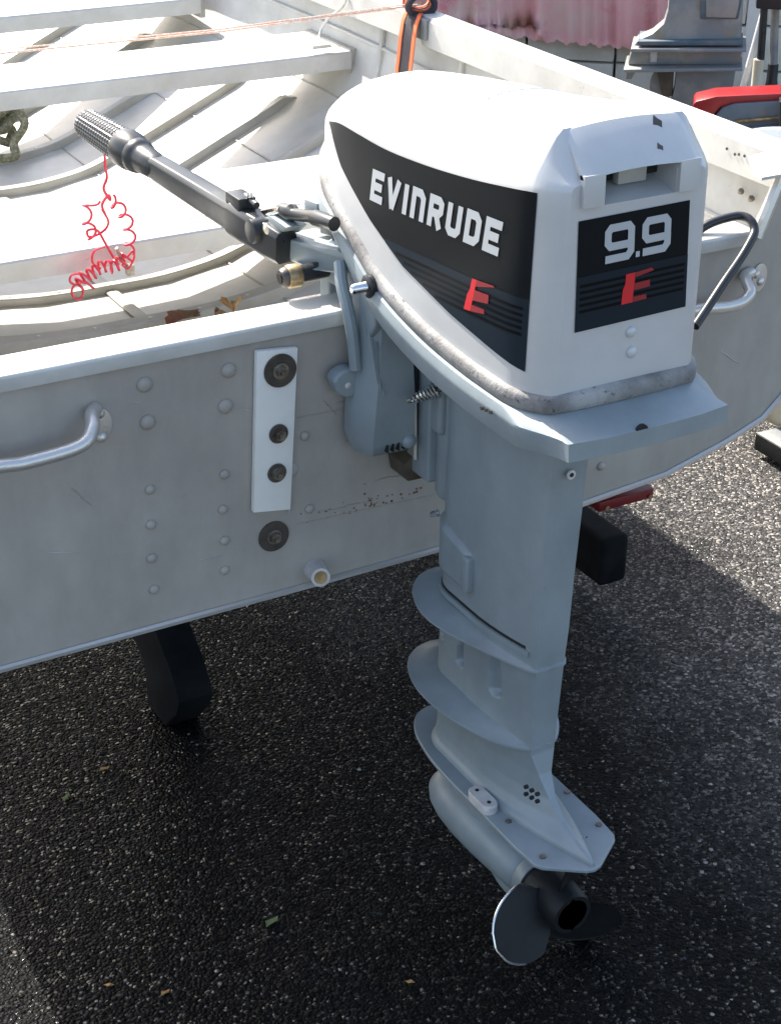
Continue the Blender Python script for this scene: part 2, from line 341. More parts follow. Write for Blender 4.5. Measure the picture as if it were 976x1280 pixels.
# transom: plate following the hull section with raised corners
def transom_outline(grow=0):
    pts = [hull_pt(i, 0, -1) for i in range(9, 0, -1)] + [hull_pt(i, 0, 1) for i in range(10)]
    L = [(p.x, p.z) for p in pts]
    return L
to = transom_outline()
top = [(.565, .925), (.535, .868), (-.52, .868), (-.55, .925)]
tm = MB(); tm.prism(to + top, 1, 0.0, .006)
transom = build(tm, 'transom', 'alu', boat, smooth=False, bevel=0)
# slightly raised flange around the bottom of the transom
fl = MB(); pp = [Vector((p[0], -.002, p[1]-.003)) for p in to[2:-2]]
fl.tube(pp, .0042, 6)
build(fl, 'bottom_flange', 'edge', boat)
# top cap of the transom
cp = MB(); cp.prism([(-.006, .855), (-.006, .870), (-.003, .873), (.050, .873), (.054, .868), (.050, .862), (.0, .862), (.0, .855)], 0, -.525, .538)
build(cp, 'transom_cap', 'alu_in', boat, bevel=.0012, ang=20)
ti = MB(); ti.box((-.50, .0065, .60), (.50, .030, .8615)); build(ti, 'inner_transom_board', 'alu_in', boat, smooth=False, bevel=.003)
# gunwales: folded channel swept along both sides
def gunwale(side):
    gb = MB(); loops = []
    for y in [0.0, .03] + YS[1:]:
        p = hull_pt(9, y, side); s = side; dz = p.z-.925
        prof = [(-.040, .890), (-.040, .936), (-.034, .942), (.004, .942), (.010, .936), (.010, .905), (.006, .905), (.006, .930), (-.034, .930), (-.036, .890)]
        loops.append([(p.x+s*a*(1 if y < 3.5 else .8), y, z+dz) for a, z in prof])
    gb.loft(loops)
    return build(gb, 'gunwale', 'alu_in', boat, bevel=0, ang=30)
gunwale(1); gunwale(-1)
# ridge just under each gunwale and one further down the side
for side in (1, -1):
    for frac, rr in ((.80, .005), (.42, .004)):
        rb = MB(); pts = []
        for y in YS[:-3]:
            a = hull_pt(8, y, side); b = hull_pt(9, y, side); q = hull_pt(7, y, side)
            p = a.lerp(b, (frac-.5)*2) if frac > .5 else q.lerp(a, frac*2)
            pts.append(p + Vector((-side*.002, 0, 0)))
        rb.tube(pts, rr, 6); build(rb, 'side_swage', 'alu_in', boat)
# corner gussets
for side in (1, -1):
    p = hull_pt(9, 0, side); cb = MB()
    xo = p.x + side*.014; xi = p.x - side*(.150 if side > 0 else .075)
    poly = [(xo, -.010), (xi, -.010), (xi+side*.004, .010), (xi+side*.050, .075), (xo-side*.052, .085), (xo, .085)]
    cb.prism(poly, 2, .9425, .9465)
    build(cb, 'corner_gusset', 'alu_in', boat, smooth=False)
    tb = MB(); xt = .538 if side > 0 else -.525
    tb.tube([(xt+side*.004, -.002, .862), (xt+side*.020, -.001, .90), (xt+side*.040, .002, .944)], .0085, 8)
    build(tb, 'corner_trim', 'edge', boat)
# ribs across the floor
def section_at(y, lo=-1, hi=1, lift=.0, step=4):
    P = [hull_pt(i, y, -1) for i in range(9, 0, -1)] + [hull_pt(i, y, 1) for i in range(10)]
    P = [Vector(p) for p in catmull([tuple(p) for p in P], step)]
    return [p + Vector((0, 0, lift)) for p in P]
def rib(y, wd, h, zmax=.80):
    rb = MB(); loops = []
    P = [p for p in section_at(y) if p.z < zmax]
    for i, p in enumerate(P):
        a = P[max(0, i-1)]; b = P[min(len(P)-1, i+1)]; t = (b-a).normalized(); n = Vector((-t.z, 0, t.x))
        e = .15 if i in (0, len(P)-1) else 1
        loops.append([p+n*(-.001)+Vector((0, -wd/2, 0)), p+n*h*.90*e+Vector((0, -wd/2, 0)), p+n*h*e+Vector((0, -wd*.44, 0)), p+n*h*e+Vector((0, wd*.44, 0)), p+n*h*.90*e+Vector((0, wd/2, 0)), p+n*(-.001)+Vector((0, wd/2, 0))])
    rb.loft(loops); ro = build(rb, 'floor_rib', 'rib', boat, ang=30)
    if y > .8 and y < 2.2:
        rr_ = MB()
        for i, p in enumerate(P):
            if i % 3 == 1: rr_.disc(p+Vector((0, 0, h*.98)), (0, 0, 1), .0032, .0016, 6)
        tag(build(rr_, 'rivet_row', 'edge', ro), kind='stuff')
    return ro
for y, wd, h in ((.30, .026, .016), (.86, .032, .022), (1.06, .022, .015), (1.25, .022, .016), (1.46, .022, .017), (1.67, .024, .018), (1.87, .024, .018), (2.12, .028, .018), (2.4, .028, .018), (2.75, .028, .018)):
    rib(y, wd, h, .72 if y > 1 else .70)
for sx_, idx in ((1, 2), (1, 4), (1, 6), (-1, 2), (-1, 4)):
    fs_ = MB(); fs_.tube([hull_pt(idx, y, sx_)+Vector((0, 0, .0012)) for y in YS[1:-4]], .0022, 6); build(fs_, 'floor_seam', 'rib', boat)
ks = MB(); kp = [(CX+.004, y, .5275 + (0 if y < 1.7 else (1-(1-((y-1.7)/2.3)**2.2))*.2)) for y in [0.05, .4, .8, 1.2, 1.6, 1.9, 2.2, 2.6]]
ks.loft([[(x-.011, y, z-.002), (x-.011, y, z+.0015), (x-.006, y, z+.003), (x+.006, y, z+.003), (x+.011, y, z+.0015), (x+.011, y, z-.002)] for x, y, z in kp])
build(ks, 'keel_strip', 'rib', boat, ang=25)
# benches: ridged extrusions
def bench(y0, y1, z, x0, x1):
    b = MB(); W = y1-y0; prof = [(y0, z-.034), (y0, z-.003), (y0+.003, z)]
    k = 3 if W < .25 else 5
    for i in range(k):
        c = y0 + W*(i+.9)/(k+.8)
        prof += [(c-.010, z), (c-.006, z-.0012), (c+.006, z-.0012), (c+.010, z)]
    prof += [(y1-.003, z), (y1, z-.003), (y1, z-.034), (y1-.003, z-.034), (y1-.003, z-.0045), (y0+.003, z-.0045), (y0+.003, z-.034)]
    b.prism(prof, 0, x0, x1)
    o = build(b, 'bench', 'alu_in', boat, smooth=False)
    for x, s in ((x1, 1), (x0, -1)):
        e = MB(); e.box((x-s*.001, y0+.004, z-.045), (x+s*.012, y1-.004, z+.004)); build(e, 'bench_bracket', 'rib', o, bevel=.001)
        for q in (.06, W-.06):
            rv = MB(); rv.disc((x-s*.018, y0+q, z-.0005), (0, 0, 1), .005, .002, 10, dome=1); build(rv, 'rivet', 'edge', o)
    return o
bench(.805, 1.105, .700, -.605, .605)
b2 = bench(1.345, 1.550, .820, -.605, .664)
bench(1.958, 2.20, .820, -.580, .612)
# end bracket of the middle bench + side frame
for y in (1.25, .96):
    sf = MB(); P = [p for p in section_at(y) if p.z > .74 and p.x > 0]
    sf.tube([p+Vector((-.004, 0, 0)) for p in P], .006, 6, flat=1); build(sf, 'side_frame', 'alu_in', boat)
# --- transom fittings
def on_transom(px, py, y=-.001): return at(px, py, 1, y)
rv0 = MB(); c = on_transom(181, 481); rv0.disc(c, (0, -1, 0), .0092, .0050, 14, dome=1); r0 = build(rv0, 'rivet', 'alu', boat); base = WL[r0.name] - c
rvs = MB(); cs = on_transom(189, 656); rvs.disc(cs, (0, -1, 0), .0062, .0040, 12, dome=1); r1 = build(rvs, 'rivet', 'alu', boat); bases = WL[r1.name] - cs
for q in ((185, 528), (286, 463), (282, 508)):
    clone(r0, on_transom(*q)-c, boat)
for q in ((188, 612), (190, 698), (193, 737), (281, 593), (279, 637), (281, 676), (281, 713), (381, 545), (387, 636), (751, 583)):
    clone(r1, on_transom(*q)-cs, boat)
# white backing plate with bolts
P = [on_transom(*q, y=-.002) for q in ((318, 437), (369, 432), (360, 634), (314, 638))]
wp = MB(); wp.prism([(p.x, p.z) for p in P], 1, -.0095, -.001)
plate = build(wp, 'backing_plate', 'white', boat, bevel=.0015); plate['label'] = 'white plastic backing strip'
for q, rad in (((350, 463), .0205), ((348, 542), .0120), ((346, 591), .0120), ((342, 670), .0200)):
    y0 = -.0105 if q[1] < 640 else -.001
    c = at(q[0], q[1], 1, y0)
    wsh = MB(); wsh.disc(c, (0, -1, 0), rad, .0018, 28); wo_ = build(wsh, 'washer', 'washer', boat, ang=30)
    nb = MB(); nb.disc(c+Vector((0, -.0017, 0)), (0, -1, 0), rad*.62 if rad < .015 else rad*.48, .0016, 20); nb.hexn(c+Vector((0, -.003, 0)), (0, -1, 0), .0068, .0055); nb.disc(c+Vector((0, -.008, 0)), (0, -1, 0), .0036, .0050, 12)
    build(nb, 'bolt', 'bolt', wo_, ang=30)
# clear silicone smear by the plate, seam strip
sm = MB(); c0 = on_transom(366, 440, -.002); c1 = on_transom(361, 640, -.002)
sm.tube([c0, c0.lerp(c1, .3)+Vector((.001, 0, 0)), c0.lerp(c1, .6), c1], .0022, 6); build(sm, 'sealant_bead', 'rib', boat)
sk = MB(); sk.disc(on_transom(363, 588, -.001), (0, -1, 0), .011, .002, 16, dome=1); build(sk, 'sealant_blob', 'rib', boat)
rs = random.Random(21)
for qx, qy, L_, an in ((430, 553, 60, -.10), (300, 512, 34, -.1), (470, 548, 40, -.05), (90, 610, 26, .9), (420, 505, 20, -.3), (60, 690, 40, .05), (250, 700, 30, -.2), (400, 640, 70, -.22), (640, 600, 10, -.2), (900, 440, 26, .6), (470, 600, 50, -.2), (405, 500, 16, 1.2), (165, 503, 12, -.05), (140, 430, 18, -.3)):
    sc_ = MB(); pts = [at(qx+L_*t, qy+L_*t*an+rs.uniform(-1.2, 1.2), 1, -.0007) for t in (0, .3, .6, 1)]
    sc_.tube(pts, [.0003, .0007, .0006, .0002], 4); build(sc_, 'scratch', 'edge', boat)
rs2 = random.Random(4); sp2 = MB()
for k in range(46):
    qx = rs2.gauss(455, 42); qy = 668 - (qx-375)*.27 - abs(rs2.gauss(0, 9)) - 10
    if 376 < qx < 540: sp2.disc(at(qx, qy, 1, -.0002), (0, -1, 0), rs2.uniform(.0006, .0018), .0006, 6)
tag(build(sp2, 'rust_specks', 'leafd', boat), kind='stuff')
for a_, b_2 in (((372, 522), (520, 494)), ((372, 655), (545, 618)), ((368, 432), (366, 520))):
    sm2 = MB(); A_ = at(a_[0], a_[1], 1, -.0006); B_ = at(b_2[0], b_2[1], 1, -.0006); sm2.tube([A_, A_.lerp(B_, .4)+Vector((0, 0, .0006)), B_], .0007, 4); build(sm2, 'sheet_seam', 'alu', boat)
# drain tube
dt = MB(); c = on_transom(393, 712, -.001); d = at(401, 722, 1, -.032)
loops = []
ax = (d-c).normalized(); u = ax.orthogonal().normalized(); v = ax.cross(u)
for p, r_ in ((c, .0145), (c.lerp(d, .3), .0125), (d, .0120), (d, .0085), (d.lerp(c, .8), .008)):
    loops.append([p+(u*math.cos(k*math.pi/9)+v*math.sin(k*math.pi/9))*r_ for k in range(18)])
dt.loft(loops[:4], caps=False, mi=0); dt.loft(loops[3:], caps=True, mi=1)
build(dt, 'drain_tube', ['zinc', 'brass'], boat, ang=40)
# lifting handles
def handle(pxs, bolts, ys):
    hb_ = MB(); pts = [tuple(at(q[0], q[1], 1, y)) for q, y in zip(pxs, ys)]
    P = catmull(pts, 6); hb_.tube(P, .0078, 12); h = build(hb_, 'lifting_handle', 'edge', boat)
    for q in bolts:
        c = at(q[0], q[1], 1, -.004)
        bb = MB(); bb.disc(c, (0, -1, 0), .0062, .004, 12, dome=1); build(bb, 'bolt', 'edge', h)
    c = at(sum(q[0] for q in bolts)/len(bolts), sum(q[1] for q in bolts)/len(bolts), 1, -.001)
    fl_ = MB(); prof = []
    for k in range(20):
        a = k/20*2*math.pi; prof.append((c.x+.0125*math.cos(a), c.z+(.018 if math.sin(a) > 0 else .022)*math.sin(a)+.003))
    fl_.prism(prof, 1, -.0035, -.0005); build(fl_, 'handle_foot', 'edge', h, bevel=.001)
handle([(-62, 520), (-55, 560), (-30, 590), (0, 583), (30, 579), (85, 564), (108, 552), (116, 535), (115, 518), (120, 511)], [(125, 517), (128, 547)], [-.004, -.03, -.042, -.045, -.045, -.045, -.043, -.033, -.015, -.005])
handle([(820, 400), (850, 392), (880, 386), (905, 384), (926, 378), (937, 366), (932, 352), (931, 345), (938, 340)], [(945, 343), (950, 352)], [-.04, -.042, -.043, -.043, -.041, -.038, -.022, -.012, -.004])
# rivets and little holes near the starboard quarter
for q in ((908, 186), (918, 193), (923, 193), (930, 195), (946, 200)):
    h_ = MB(); c = at(q[0], q[1], 0, hull_pt(9, .1, 1).x-.0405); h_.disc(c, (-1, 0, 0), .0022, .0008, 8); build(h_, 'screw_hole', 'washer', boat)
for q in ((926, 239), (939, 248)):
    h_ = MB(); c = at(q[0], q[1], 0, hull_pt(8, .12, 1).x-.004); h_.disc(c, (-1, -.4, 0), .0050, .008, 10, dome=1); build(h_, 'bolt', 'bolt', boat)

# ================================================================== OUTBOARD MOTOR
CM = .035
mot = thing('outboard_motor', (CM, -.1, .86), 'large silver outboard motor with black lettered side panels clamped to the stern in the foreground', 'outboard motor')
# cowl stations: y, seam z, shoulder z, crown z, half width
ST = [(.190, 1.018, 1.026, 1.034, .014), (.183, 1.008, 1.035, 1.050, .030), (.165, 1.000, 1.049, 1.072, .047), (.140, .995, 1.060, 1.089, .062), (.110, .992, 1.069, 1.103, .076), (.080, .986, 1.077, 1.114, .087), (.044, .976, 1.084, 1.125, .094), (-.01, .955, 1.086, 1.134, .1005),
      (-.084, .925, 1.087, 1.144, .105), (-.172, .906, 1.093, 1.154, .107), (-.254, .898, 1.102, 1.160, .108), (-.310, .896, 1.110, 1.164, .108), (-.338, .895, 1.114, 1.1655, .107)]
ST = catmull(ST, 4) + [(-.345, .895, 1.115, 1.1655, .1060), (-.3535, .895, 1.116, 1.165, .1045), (-.3545, .895, 1.116, 1.164, .1043), (-.361, .895, 1.1165, 1.1545, .102), (-.368, .895, 1.117, 1.1445, .0985), (-.374, .895, 1.1172, 1.136, .0945), (-.379, .895, 1.1175, 1.129, .0905), (-.383, .895, 1.1178, 1.124, .086), (-.386, .896, 1.118, 1.120, .081)]
STA = sorted(ST)
def cw(y, c): return lerp_tab(STA, y, c)
def side_x(y, z, off=0):
    s, h, w_ = cw(y, 1), cw(y, 2), cw(y, 4); f = min(1, max(0, (z-s)/max(.001, h-s)))
    return CM - w_*(1-.035*f**1.5) - off
HOLE = .044
def crownf(u, y):
    u = min(1, u); f = min(1, max(0, (-y-.17)/.15)); f = f*f*(3-2*f)
    return (1-u**2.4)*(1-f) + f*min(1, (1-u)/.28)**.9*(1-.05*u*u)
def section(y, s, h, t, w_):
    pts = []; ns = 10
    for k in range(ns+1):
        f = k/ns; fz = f
        pts.append((-w_*(1-.035*fz**1.5), s+(h-.006-s)*fz))
    wt = w_*.965; hx = min(HOLE, .55*wt); pts.append((-wt+.0012, h-.002)); 
    X = [-wt+.005 + (wt-.005-hx)*k/8 for k in range(9)] + [-hx+2*hx*k/8 for k in range(1, 9)]
    X += [-x for x in X[:9]][::-1][1:]
    for x in X:
        z = h + (t-h)*crownf(abs(x)/wt, y)
        pts.append((x, z))
    pts.append((wt-.0012, h-.002))
    for k in range(ns, -1, -1):
        f = k/ns; pts.append((w_*(1-.035*f**1.5), s+(h-.006-s)*f))
    return [Vector((CM+x, y, z)) for x, z in pts]
cb = MB(); SL = [section(*r) for r in ST]; n = len(SL[0])
for L in SL: cb.v += L
i0 = 12+8; i1 = i0+8
for i in range(len(SL)-1):
    for j in range(n-1):
        if ST[i+1][0] < -.3542 and i0 <= j < i1: continue
        cb.f.append((i*n+j, i*n+j+1, (i+1)*n+j+1, (i+1)*n+j)); cb.mi.append(0)
cb.f.append(tuple(range(n))); cb.mi.append(0)
last = (len(SL)-1)*n; ye = ST[-1][0]; o = len(cb.v)
NZ = 1.096
cb.v += [Vector((CM-HOLE, ye, NZ)), Vector((CM+HOLE, ye, NZ))]
cb.f.append(tuple([last+j for j in range(0, i0+1)] + [o, o+1] + [last+j for j in range(i1, n)])); cb.mi.append(0)
# recess for the rear lifting grip
row = next(i for i in range(len(ST)-1) if ST[i+1][0] < -.3542); yr = ST[row][0]
zl = SL[row][i0].z
def q(*p): 
    oo = len(cb.v); cb.v += [Vector(a) for a in p]; cb.f.append(tuple(range(oo, oo+len(p)))); cb.mi.append(0)
a0, a1 = CM-HOLE, CM+HOLE
q((a0, ye, NZ), (a1, ye, NZ), (a1, yr+.012, NZ+.012), (a0, yr+.012, NZ+.012))
q((a0, yr+.012, NZ+.012), (a1, yr+.012, NZ+.012), (a1, yr, SL[row][i1].z), (a0, yr, zl))
for side, jj in ((a0, i0), (a1, i1)):
    pts = [(side, ye, NZ), (side, yr+.012, NZ+.012)] + [tuple(SL[i][jj]) for i in range(row, len(SL))]
    q(*pts)
cowl = build(cb, 'cowl', 'cowl', mot, ang=28)
# rear grip: arch with two legs
gb = MB()
bar = [(-.348, 1.1662), (-.3550, 1.1670), (-.372, 1.1490), (-.389, 1.1310), (-.3905, 1.1285), (-.384, 1.1275), (-.367, 1.143), (-.353, 1.155)]
def bar_at(x, k):
    f = (abs(x)/.072)**2
    return [(CM+x, y, z - .005*f - (.012*max(0, f-.7) if i < 4 else 0)) for i, (y, z) in enumerate(bar)]
gb.loft([bar_at(x, 0) for x in [-.068, -.060, -.05, -.035, -.018, 0, .018, .035, .05, .060, .068]])
for s in (-1, 1):
    xa, xb = CM+s*.044, CM+s*.068
    lo_ = [(min(xa, xb), -.3835), (max(xa, xb), -.3835), (max(xa, xb), -.3915), (min(xa, xb), -.3915)]
    gb.loft([[(x, y, 1.0975) for x, y in lo_], [(x, y+.001, 1.128) for x, y in lo_]])
build(gb, 'rear_grip', 'cowl', mot, bevel=.0015, ang=30)
rg = MB(); rg.box((CM-.012, yr-.014, NZ+.010), (CM+.022, yr-.004, NZ+.034)); build(rg, 'latch', 'rib', mot, bevel=.002)
bk = MB(); bk.box((CM-.0425, yr-.003, NZ+.0125), (CM+.0425, yr-.0005, NZ+.052)); build(bk, 'grip_recess', 'dark', mot, smooth=False)
for qx, qy, rr in ((820, 158, .0060), (824, 186, .0038)):
    b_ = MB(); yy_ = -.361 if qy < 170 else -.379; c = at(qx, qy, 1, yy_); zt2 = 1.1670-(-.3550-yy_)*1.06-.005*((c.x-CM)/.072)**2
    k2 = 0; vs = [Vector((c.x+rr*math.cos(a)*f, yy_+rr*.8*math.sin(a)*f, zt2+rr*.8*math.sin(a)*f*1.06+.0004)) for a, f in ((0, 1), (.9, .6), (1.7, 1.1), (2.6, .7), (3.5, 1), (4.4, .5), (5.3, 1.05))]
    b_.add(vs+[p-Vector((0, 0, .001)) for p in vs], [tuple(range(7)), tuple(range(13, 6, -1))]+[(i, 7+i, 7+(i+1) % 7, (i+1) % 7) for i in range(7)]); build(b_, 'paint_chip', 'washer', mot, smooth=False)
# moulding line over the crown
ml = MB(); pts = []
for x in [-.052+.125*k/10 for k in range(11)]:
    y = -.176-.02*((x+.052)/.125); z = cw(y, 2)+(cw(y, 3)-cw(y, 2))*crownf(abs(x)/(cw(y, 4)*.965), y)
    pts.append((CM+x, y, z+.0001))
ml.tube(pts, .0011, 6); build(ml, 'moulding_line', 'cowl', cowl)
# buttons below the rear panel
for qx, qy, rr in ((788, 415, .0060), (789, 440, .0062)):
    b_ = MB(); b_.disc(at(qx, qy, 1, ye-.0004), (0, -1, 0), rr, .0035, 18, dome=1); build(b_, 'button', 'cowl', cowl)
# --- side decal on the cowl
DL = [(-.3605, .9290), (-.305, .9355), (-.227, .9450), (-.127, .9640), (-.045, .9935), (.038, 1.0310), (.078, 1.0640), (.086, 1.0670)]
def dlow(y): return lerp_tab(DL, y, 1)
def dmid(y): return .999 + (-.119-y)*-.0 + .0*(y)
def dtop(y): return cw(y, 2)-.0075
for sgn in (1, -1):
    def SP(y, z, off):
        x = side_x(y, z, off); return Vector((x if sgn > 0 else 2*CM-x, y, z))
    db = MB(); NY, NZ2 = 44, 10; ys = [-.3605+(.086+.3605)*k/NY for k in range(NY+1)]
    def zsplit(y): return .984 + (-y-.10)*.075
    grid = [[SP(y, dlow(y)+(dtop(y)-dlow(y))*j/NZ2, .0007) for j in range(NZ2+1)] for y in ys]
    vs = [p for r_ in grid for p in r_]; fs = []; 
    for i in range(NY):
        for j in range(NZ2): fs.append((i*(NZ2+1)+j, i*(NZ2+1)+j+1, (i+1)*(NZ2+1)+j+1, (i+1)*(NZ2+1)+j))
    db.add(vs, fs)
    dec = build(db, 'side_decal', 'decal', mot)
    # lower slate band
    sb = MB(); vs = []; fs = []; ys2 = [y for y in ys if zsplit(y) > dlow(y)+.001]
    for y in ys2:
        zt = zsplit(y); vs += [SP(y, dlow(y)+(zt-dlow(y))*j/4, .0010) for j in range(5)]
    for i in range(len(ys2)-1):
        for j in range(4): fs.append((i*5+j, i*5+j+1, (i+1)*5+j+1, (i+1)*5+j))
    sb.add(vs, fs); build(sb, 'decal_band', 'decal2', dec)
    for k in range(5):
        st = MB(); vs = []; fs = []; yy = [-.3535+.26*j/30 for j in range(31)]
        cnt = 0
        for y in yy:
            zc = zsplit(y) - .0105 - k*.0066
            if zc - .0012 < dlow(y)+.001: continue
            vs += [SP(y, zc-.0015, .0013), SP(y, zc+.0015, .0013)]; cnt += 1
        for i in range(cnt-1): fs.append((2*i, 2*i+1, 2*i+3, 2*i+2))
        st.add(vs, fs); build(st, 'stripe', 'black', dec)
    # lettering
    H = .0335; SLNT = .16
    GL = {'E': (.70, [([(.70, .10), (.10, .10), (.10, .90), (.70, .90)], 0), ([(.20, .50), (.62, .50)], 0)]),
          'V': (.74, [([(.10, 1), (.37, .0)], 0), ([(.64, 1), (.37, .0)], 0)]),
          'I': (.24, [([(.12, 0), (.12, 1)], 0)]),
          'n': (.70, [([(.11, 0), (.11, .9), (.45, .9), (.59, .74), (.59, 0)], 0)]),
          'R': (.72, [([(.11, 0), (.11, .9), (.50, .9), (.61, .80), (.61, .58), (.50, .47), (.20, .47)], 0), ([(.42, .42), (.62, 0)], 0)]),
          'U': (.70, [([(.11, 1), (.11, .22), (.22, .10), (.48, .10), (.59, .22), (.59, 1)], 0)]),
          'D': (.70, [([(.11, .10), (.11, .90), (.46, .90), (.59, .76), (.59, .24), (.46, .10)], 1)])}
    word = 'EVInRUDE'; gap = .19
    tot = sum(GL[c][0] for c in word)+gap*(len(word)-1); LEN = .2635; sc = LEN/tot
    cur = 0
    for c in word:
        wd_, strokes = GL[c]; lb = MB()
        for si, (pl, cl) in enumerate(strokes):
            P2 = [((cur+a)*sc, b*H) for a, b in pl]
            for quad in strip2(P2, .225*sc, bool(cl), .005):
                vs = []
                for p in quad:
                    a, b = p
                    yy = (-.0475-a-SLNT*b) if sgn > 0 else (-.3110+a+SLNT*b)
                    zb = 1.0165 + .066*(-.0475-yy) + b
                    vs.append(SP(yy, zb, .0014+.00015*si))
                lb.add(vs, [(0, 1, 2, 3)])
        build(lb, 'letter', 'letter', dec, smooth=False)
        cur += wd_+gap
    # red emblem, three tapering prongs on an upright
    for part in range(4):
        eb = MB()
        if part == 0: pl = [(0, 0), (.013, 0), (.0135, .036), (.004, .036), (.004, .024), (.001, .018)]
        else:
            zz = [(.0, .0075), (.0125, .0245), (.0285, .0360)][part-1]; L_ = (.040, .043, .048)[part-1]
            pl = [(.0135, zz[0]), (L_, zz[0]+.0015 if part != 3 else zz[1]-.0025), (L_-.002, zz[1]-.001), (.0135, zz[1])]
        vs = []
        for a, b in pl:
            yy = -.2555-a*.95-.25*b if sgn > 0 else -.305+a*.95+.25*b
            vs.append(SP(yy, .9600+b+.15*(a), .0019+.0001*part))
        eb.add(vs, [tuple(range(len(vs)))]); build(eb, 'emblem', 'red' if part == 0 else 'red2', dec, smooth=False)
# --- rear decal
rc = MB(); YD = ye-.0008
P = [at(qq[0], qq[1], 1, YD) for qq in ((723, 277), (862, 250), (856, 383), (718, 416))]
rc.add(P, [(0, 1, 2, 3)]); rdec = build(rc, 'rear_decal', 'decal', mot, smooth=False)
def RP(u, v, off):      # u 0..1 across, v 0..1 up
    a = P[3].lerp(P[2], u); b = P[0].lerp(P[1], u); p = a.lerp(b, v); return Vector((p.x, YD-off, p.z))
rb_ = MB(); rb_.add([RP(0, 0, .0004), RP(1, 0, .0004), RP(1, .50, .0004), RP(0, .50, .0004)], [(0, 1, 2, 3)]); build(rb_, 'decal_band', 'decal2', rdec, smooth=False)
for k in range(5):
    v = .415-k*.058; st = MB(); st.add([RP(.03, v-.013, .0007), RP(.97, v-.013, .0007), RP(.97, v+.013, .0007), RP(.03, v+.013, .0007)], [(0, 1, 2, 3)]); build(st, 'stripe', 'black', rdec, smooth=False)
W_, H_ = .134, .113
def nine(u0, u1, v0, v1):
    nb = MB(); 
    def m(a, b): return (u0+(u1-u0)*a, v0+(v1-v0)*b)
    for si, (pl, cl) in enumerate((([(.13, .52), (.22, .42), (.87, .42), (.87, .80), (.78, .90), (.22, .90), (.13, .80)], 1), ([(.87, .50), (.87, .22), (.76, .10), (.06, .10)], 0))):
        P2 = [(m(a, b)[0]*W_, m(a, b)[1]*H_) for a, b in pl]
        for quad in strip2(P2, .0080, bool(cl), .02): nb.add([RP(p[0]/W_, p[1]/H_, .0008+.00015*si) for p in quad], [(0, 1, 2, 3)])
    build(nb, 'digit', 'letter', rdec, smooth=False)
nine(.225, .505, .575, .92); nine(.56, .835, .575, .92)
pt = MB(); pt.add([RP(.515, .578, .0008), RP(.55, .578, .0008), RP(.55, .63, .0008), RP(.515, .63, .0008)], [(0, 1, 2, 3)]); build(pt, 'decimal_point', 'letter', rdec, smooth=False)
for part in range(4):
    eb = MB()
    if part == 0: pl = [(.40, .165), (.50, .165), (.52, .44), (.435, .44), (.43, .35), (.41, .30)]
    else: pl = ([(.50, .165), (.63, .170), (.62, .215), (.50, .215)], [(.51, .275), (.655, .280), (.65, .345), (.51, .340)], [(.52, .395), (.685, .425), (.66, .455), (.52, .44)])[part-1]
    eb.add([RP(u, v, .0010+.0001*part) for u, v in pl], [tuple(range(len(pl)))]); build(eb, 'emblem', 'red' if part == 0 else 'red2', rdec, smooth=False)

# --- seal and lower pan loops around the plan of the cowl
def plan_loop(off, dz, ylip=None, shrink=1.0):
    """points port side front->rear, across the stern, starboard rear->front"""
    sidep = []
    for (y, s, h, t, w_) in ST[1:]:
        sidep.append((y, s, w_))
    port = []
    for i, (y, s, w_) in enumerate(sidep):
        a = sidep[max(0, i-1)]; b = sidep[min(len(sidep)-1, i+1)]
        tx = -(b[2]-a[2]); ty = b[0]-a[0]; l = math.hypot(tx, ty); nx, ny = (ty/l, -tx/l)      # outward for port side
        if nx > 0: nx, ny = -nx, -ny
        port.append(Vector((CM-w_*shrink+nx*off, y+ny*off, s+dz)))
    re = []
    for k in range(1, 8):
        x = -.081+.162*k/8; bulge = .003*(1-(x/.081)**2); re.append(Vector((CM+x*shrink, ye-off-bulge, .896+dz)))
    star = [Vector((2*CM-p.x, p.y, p.z)) for p in port[::-1]]
    return port + re + star
def loop_loft(specs, name, m, ang=35, closed=True, **kw):
    b_ = MB(); L = [plan_loop(*s_) if not callable(s_) else s_() for s_ in specs]; N_ = len(L[0])
    b_.loft(L, closed=True, caps=False); return b_, L
sb, _ = loop_loft([(-.004, .014), (.0040, .012), (.0062, .009), (.0066, .003), (.0062, -.003), (.0040, -.0055), (-.004, -.007)], 's', 'seal')
build(sb, 'rubber_seal', 'seal', mot, ang=60)
# pan: top shelf flares out to a squared lip at the stern
def pan_loop(off, dz, lip, lz, taper=0.0, inw=0.0):
    L = plan_loop(off, dz); out = []
    for p in L:
        f = min(1, max(0, (-p.y-.20)/.19)); f = f*f
        q_ = p.copy()
        depth = min(1, max(.25, (.19-p.y)/.20))
        if lip: 
            q_.y -= lip*f**1.2; 
        q_.z = p.z*(1-f)+(lz)*f if lz else p.z
        q_.x = CM + (q_.x-CM)*(1-inw*(1 if True else 0))
        q_.z -= taper*depth
        out.append(q_)
    return out
def stern_sq(L, w_=.098, yl=-.438):
    """square the stern corners of a pan loop"""
    out = []; ym = abs(min(a.y for a in L))
    for p in L:
        q_ = p.copy(); ay = abs(p.y); xx = p.x-CM
        if p.y < -.30:
            if abs(xx) > .0705:
                if ay < .345: q_.y = -(.30+.075*(ay-.30)/.045)
                else:
                    f2 = min(1, (ay-.345)/(ym-.003-.345)); q_.y = -(.375+(abs(yl)-.002-.375)*f2); q_.x = CM+math.copysign(max(w_, abs(xx)*(1-f2)+w_*f2), xx)
            else: q_.y = yl - .003*(1-(xx/.081)**2)
        out.append(q_)
    return out
pb = MB()
L0 = plan_loop(.001, -.004); L1 = plan_loop(.0088, -.0065)
L2 = stern_sq(pan_loop(.0115, -.015, 0, 0)); L3 = stern_sq(pan_loop(.0118, -.019, 0, 0))
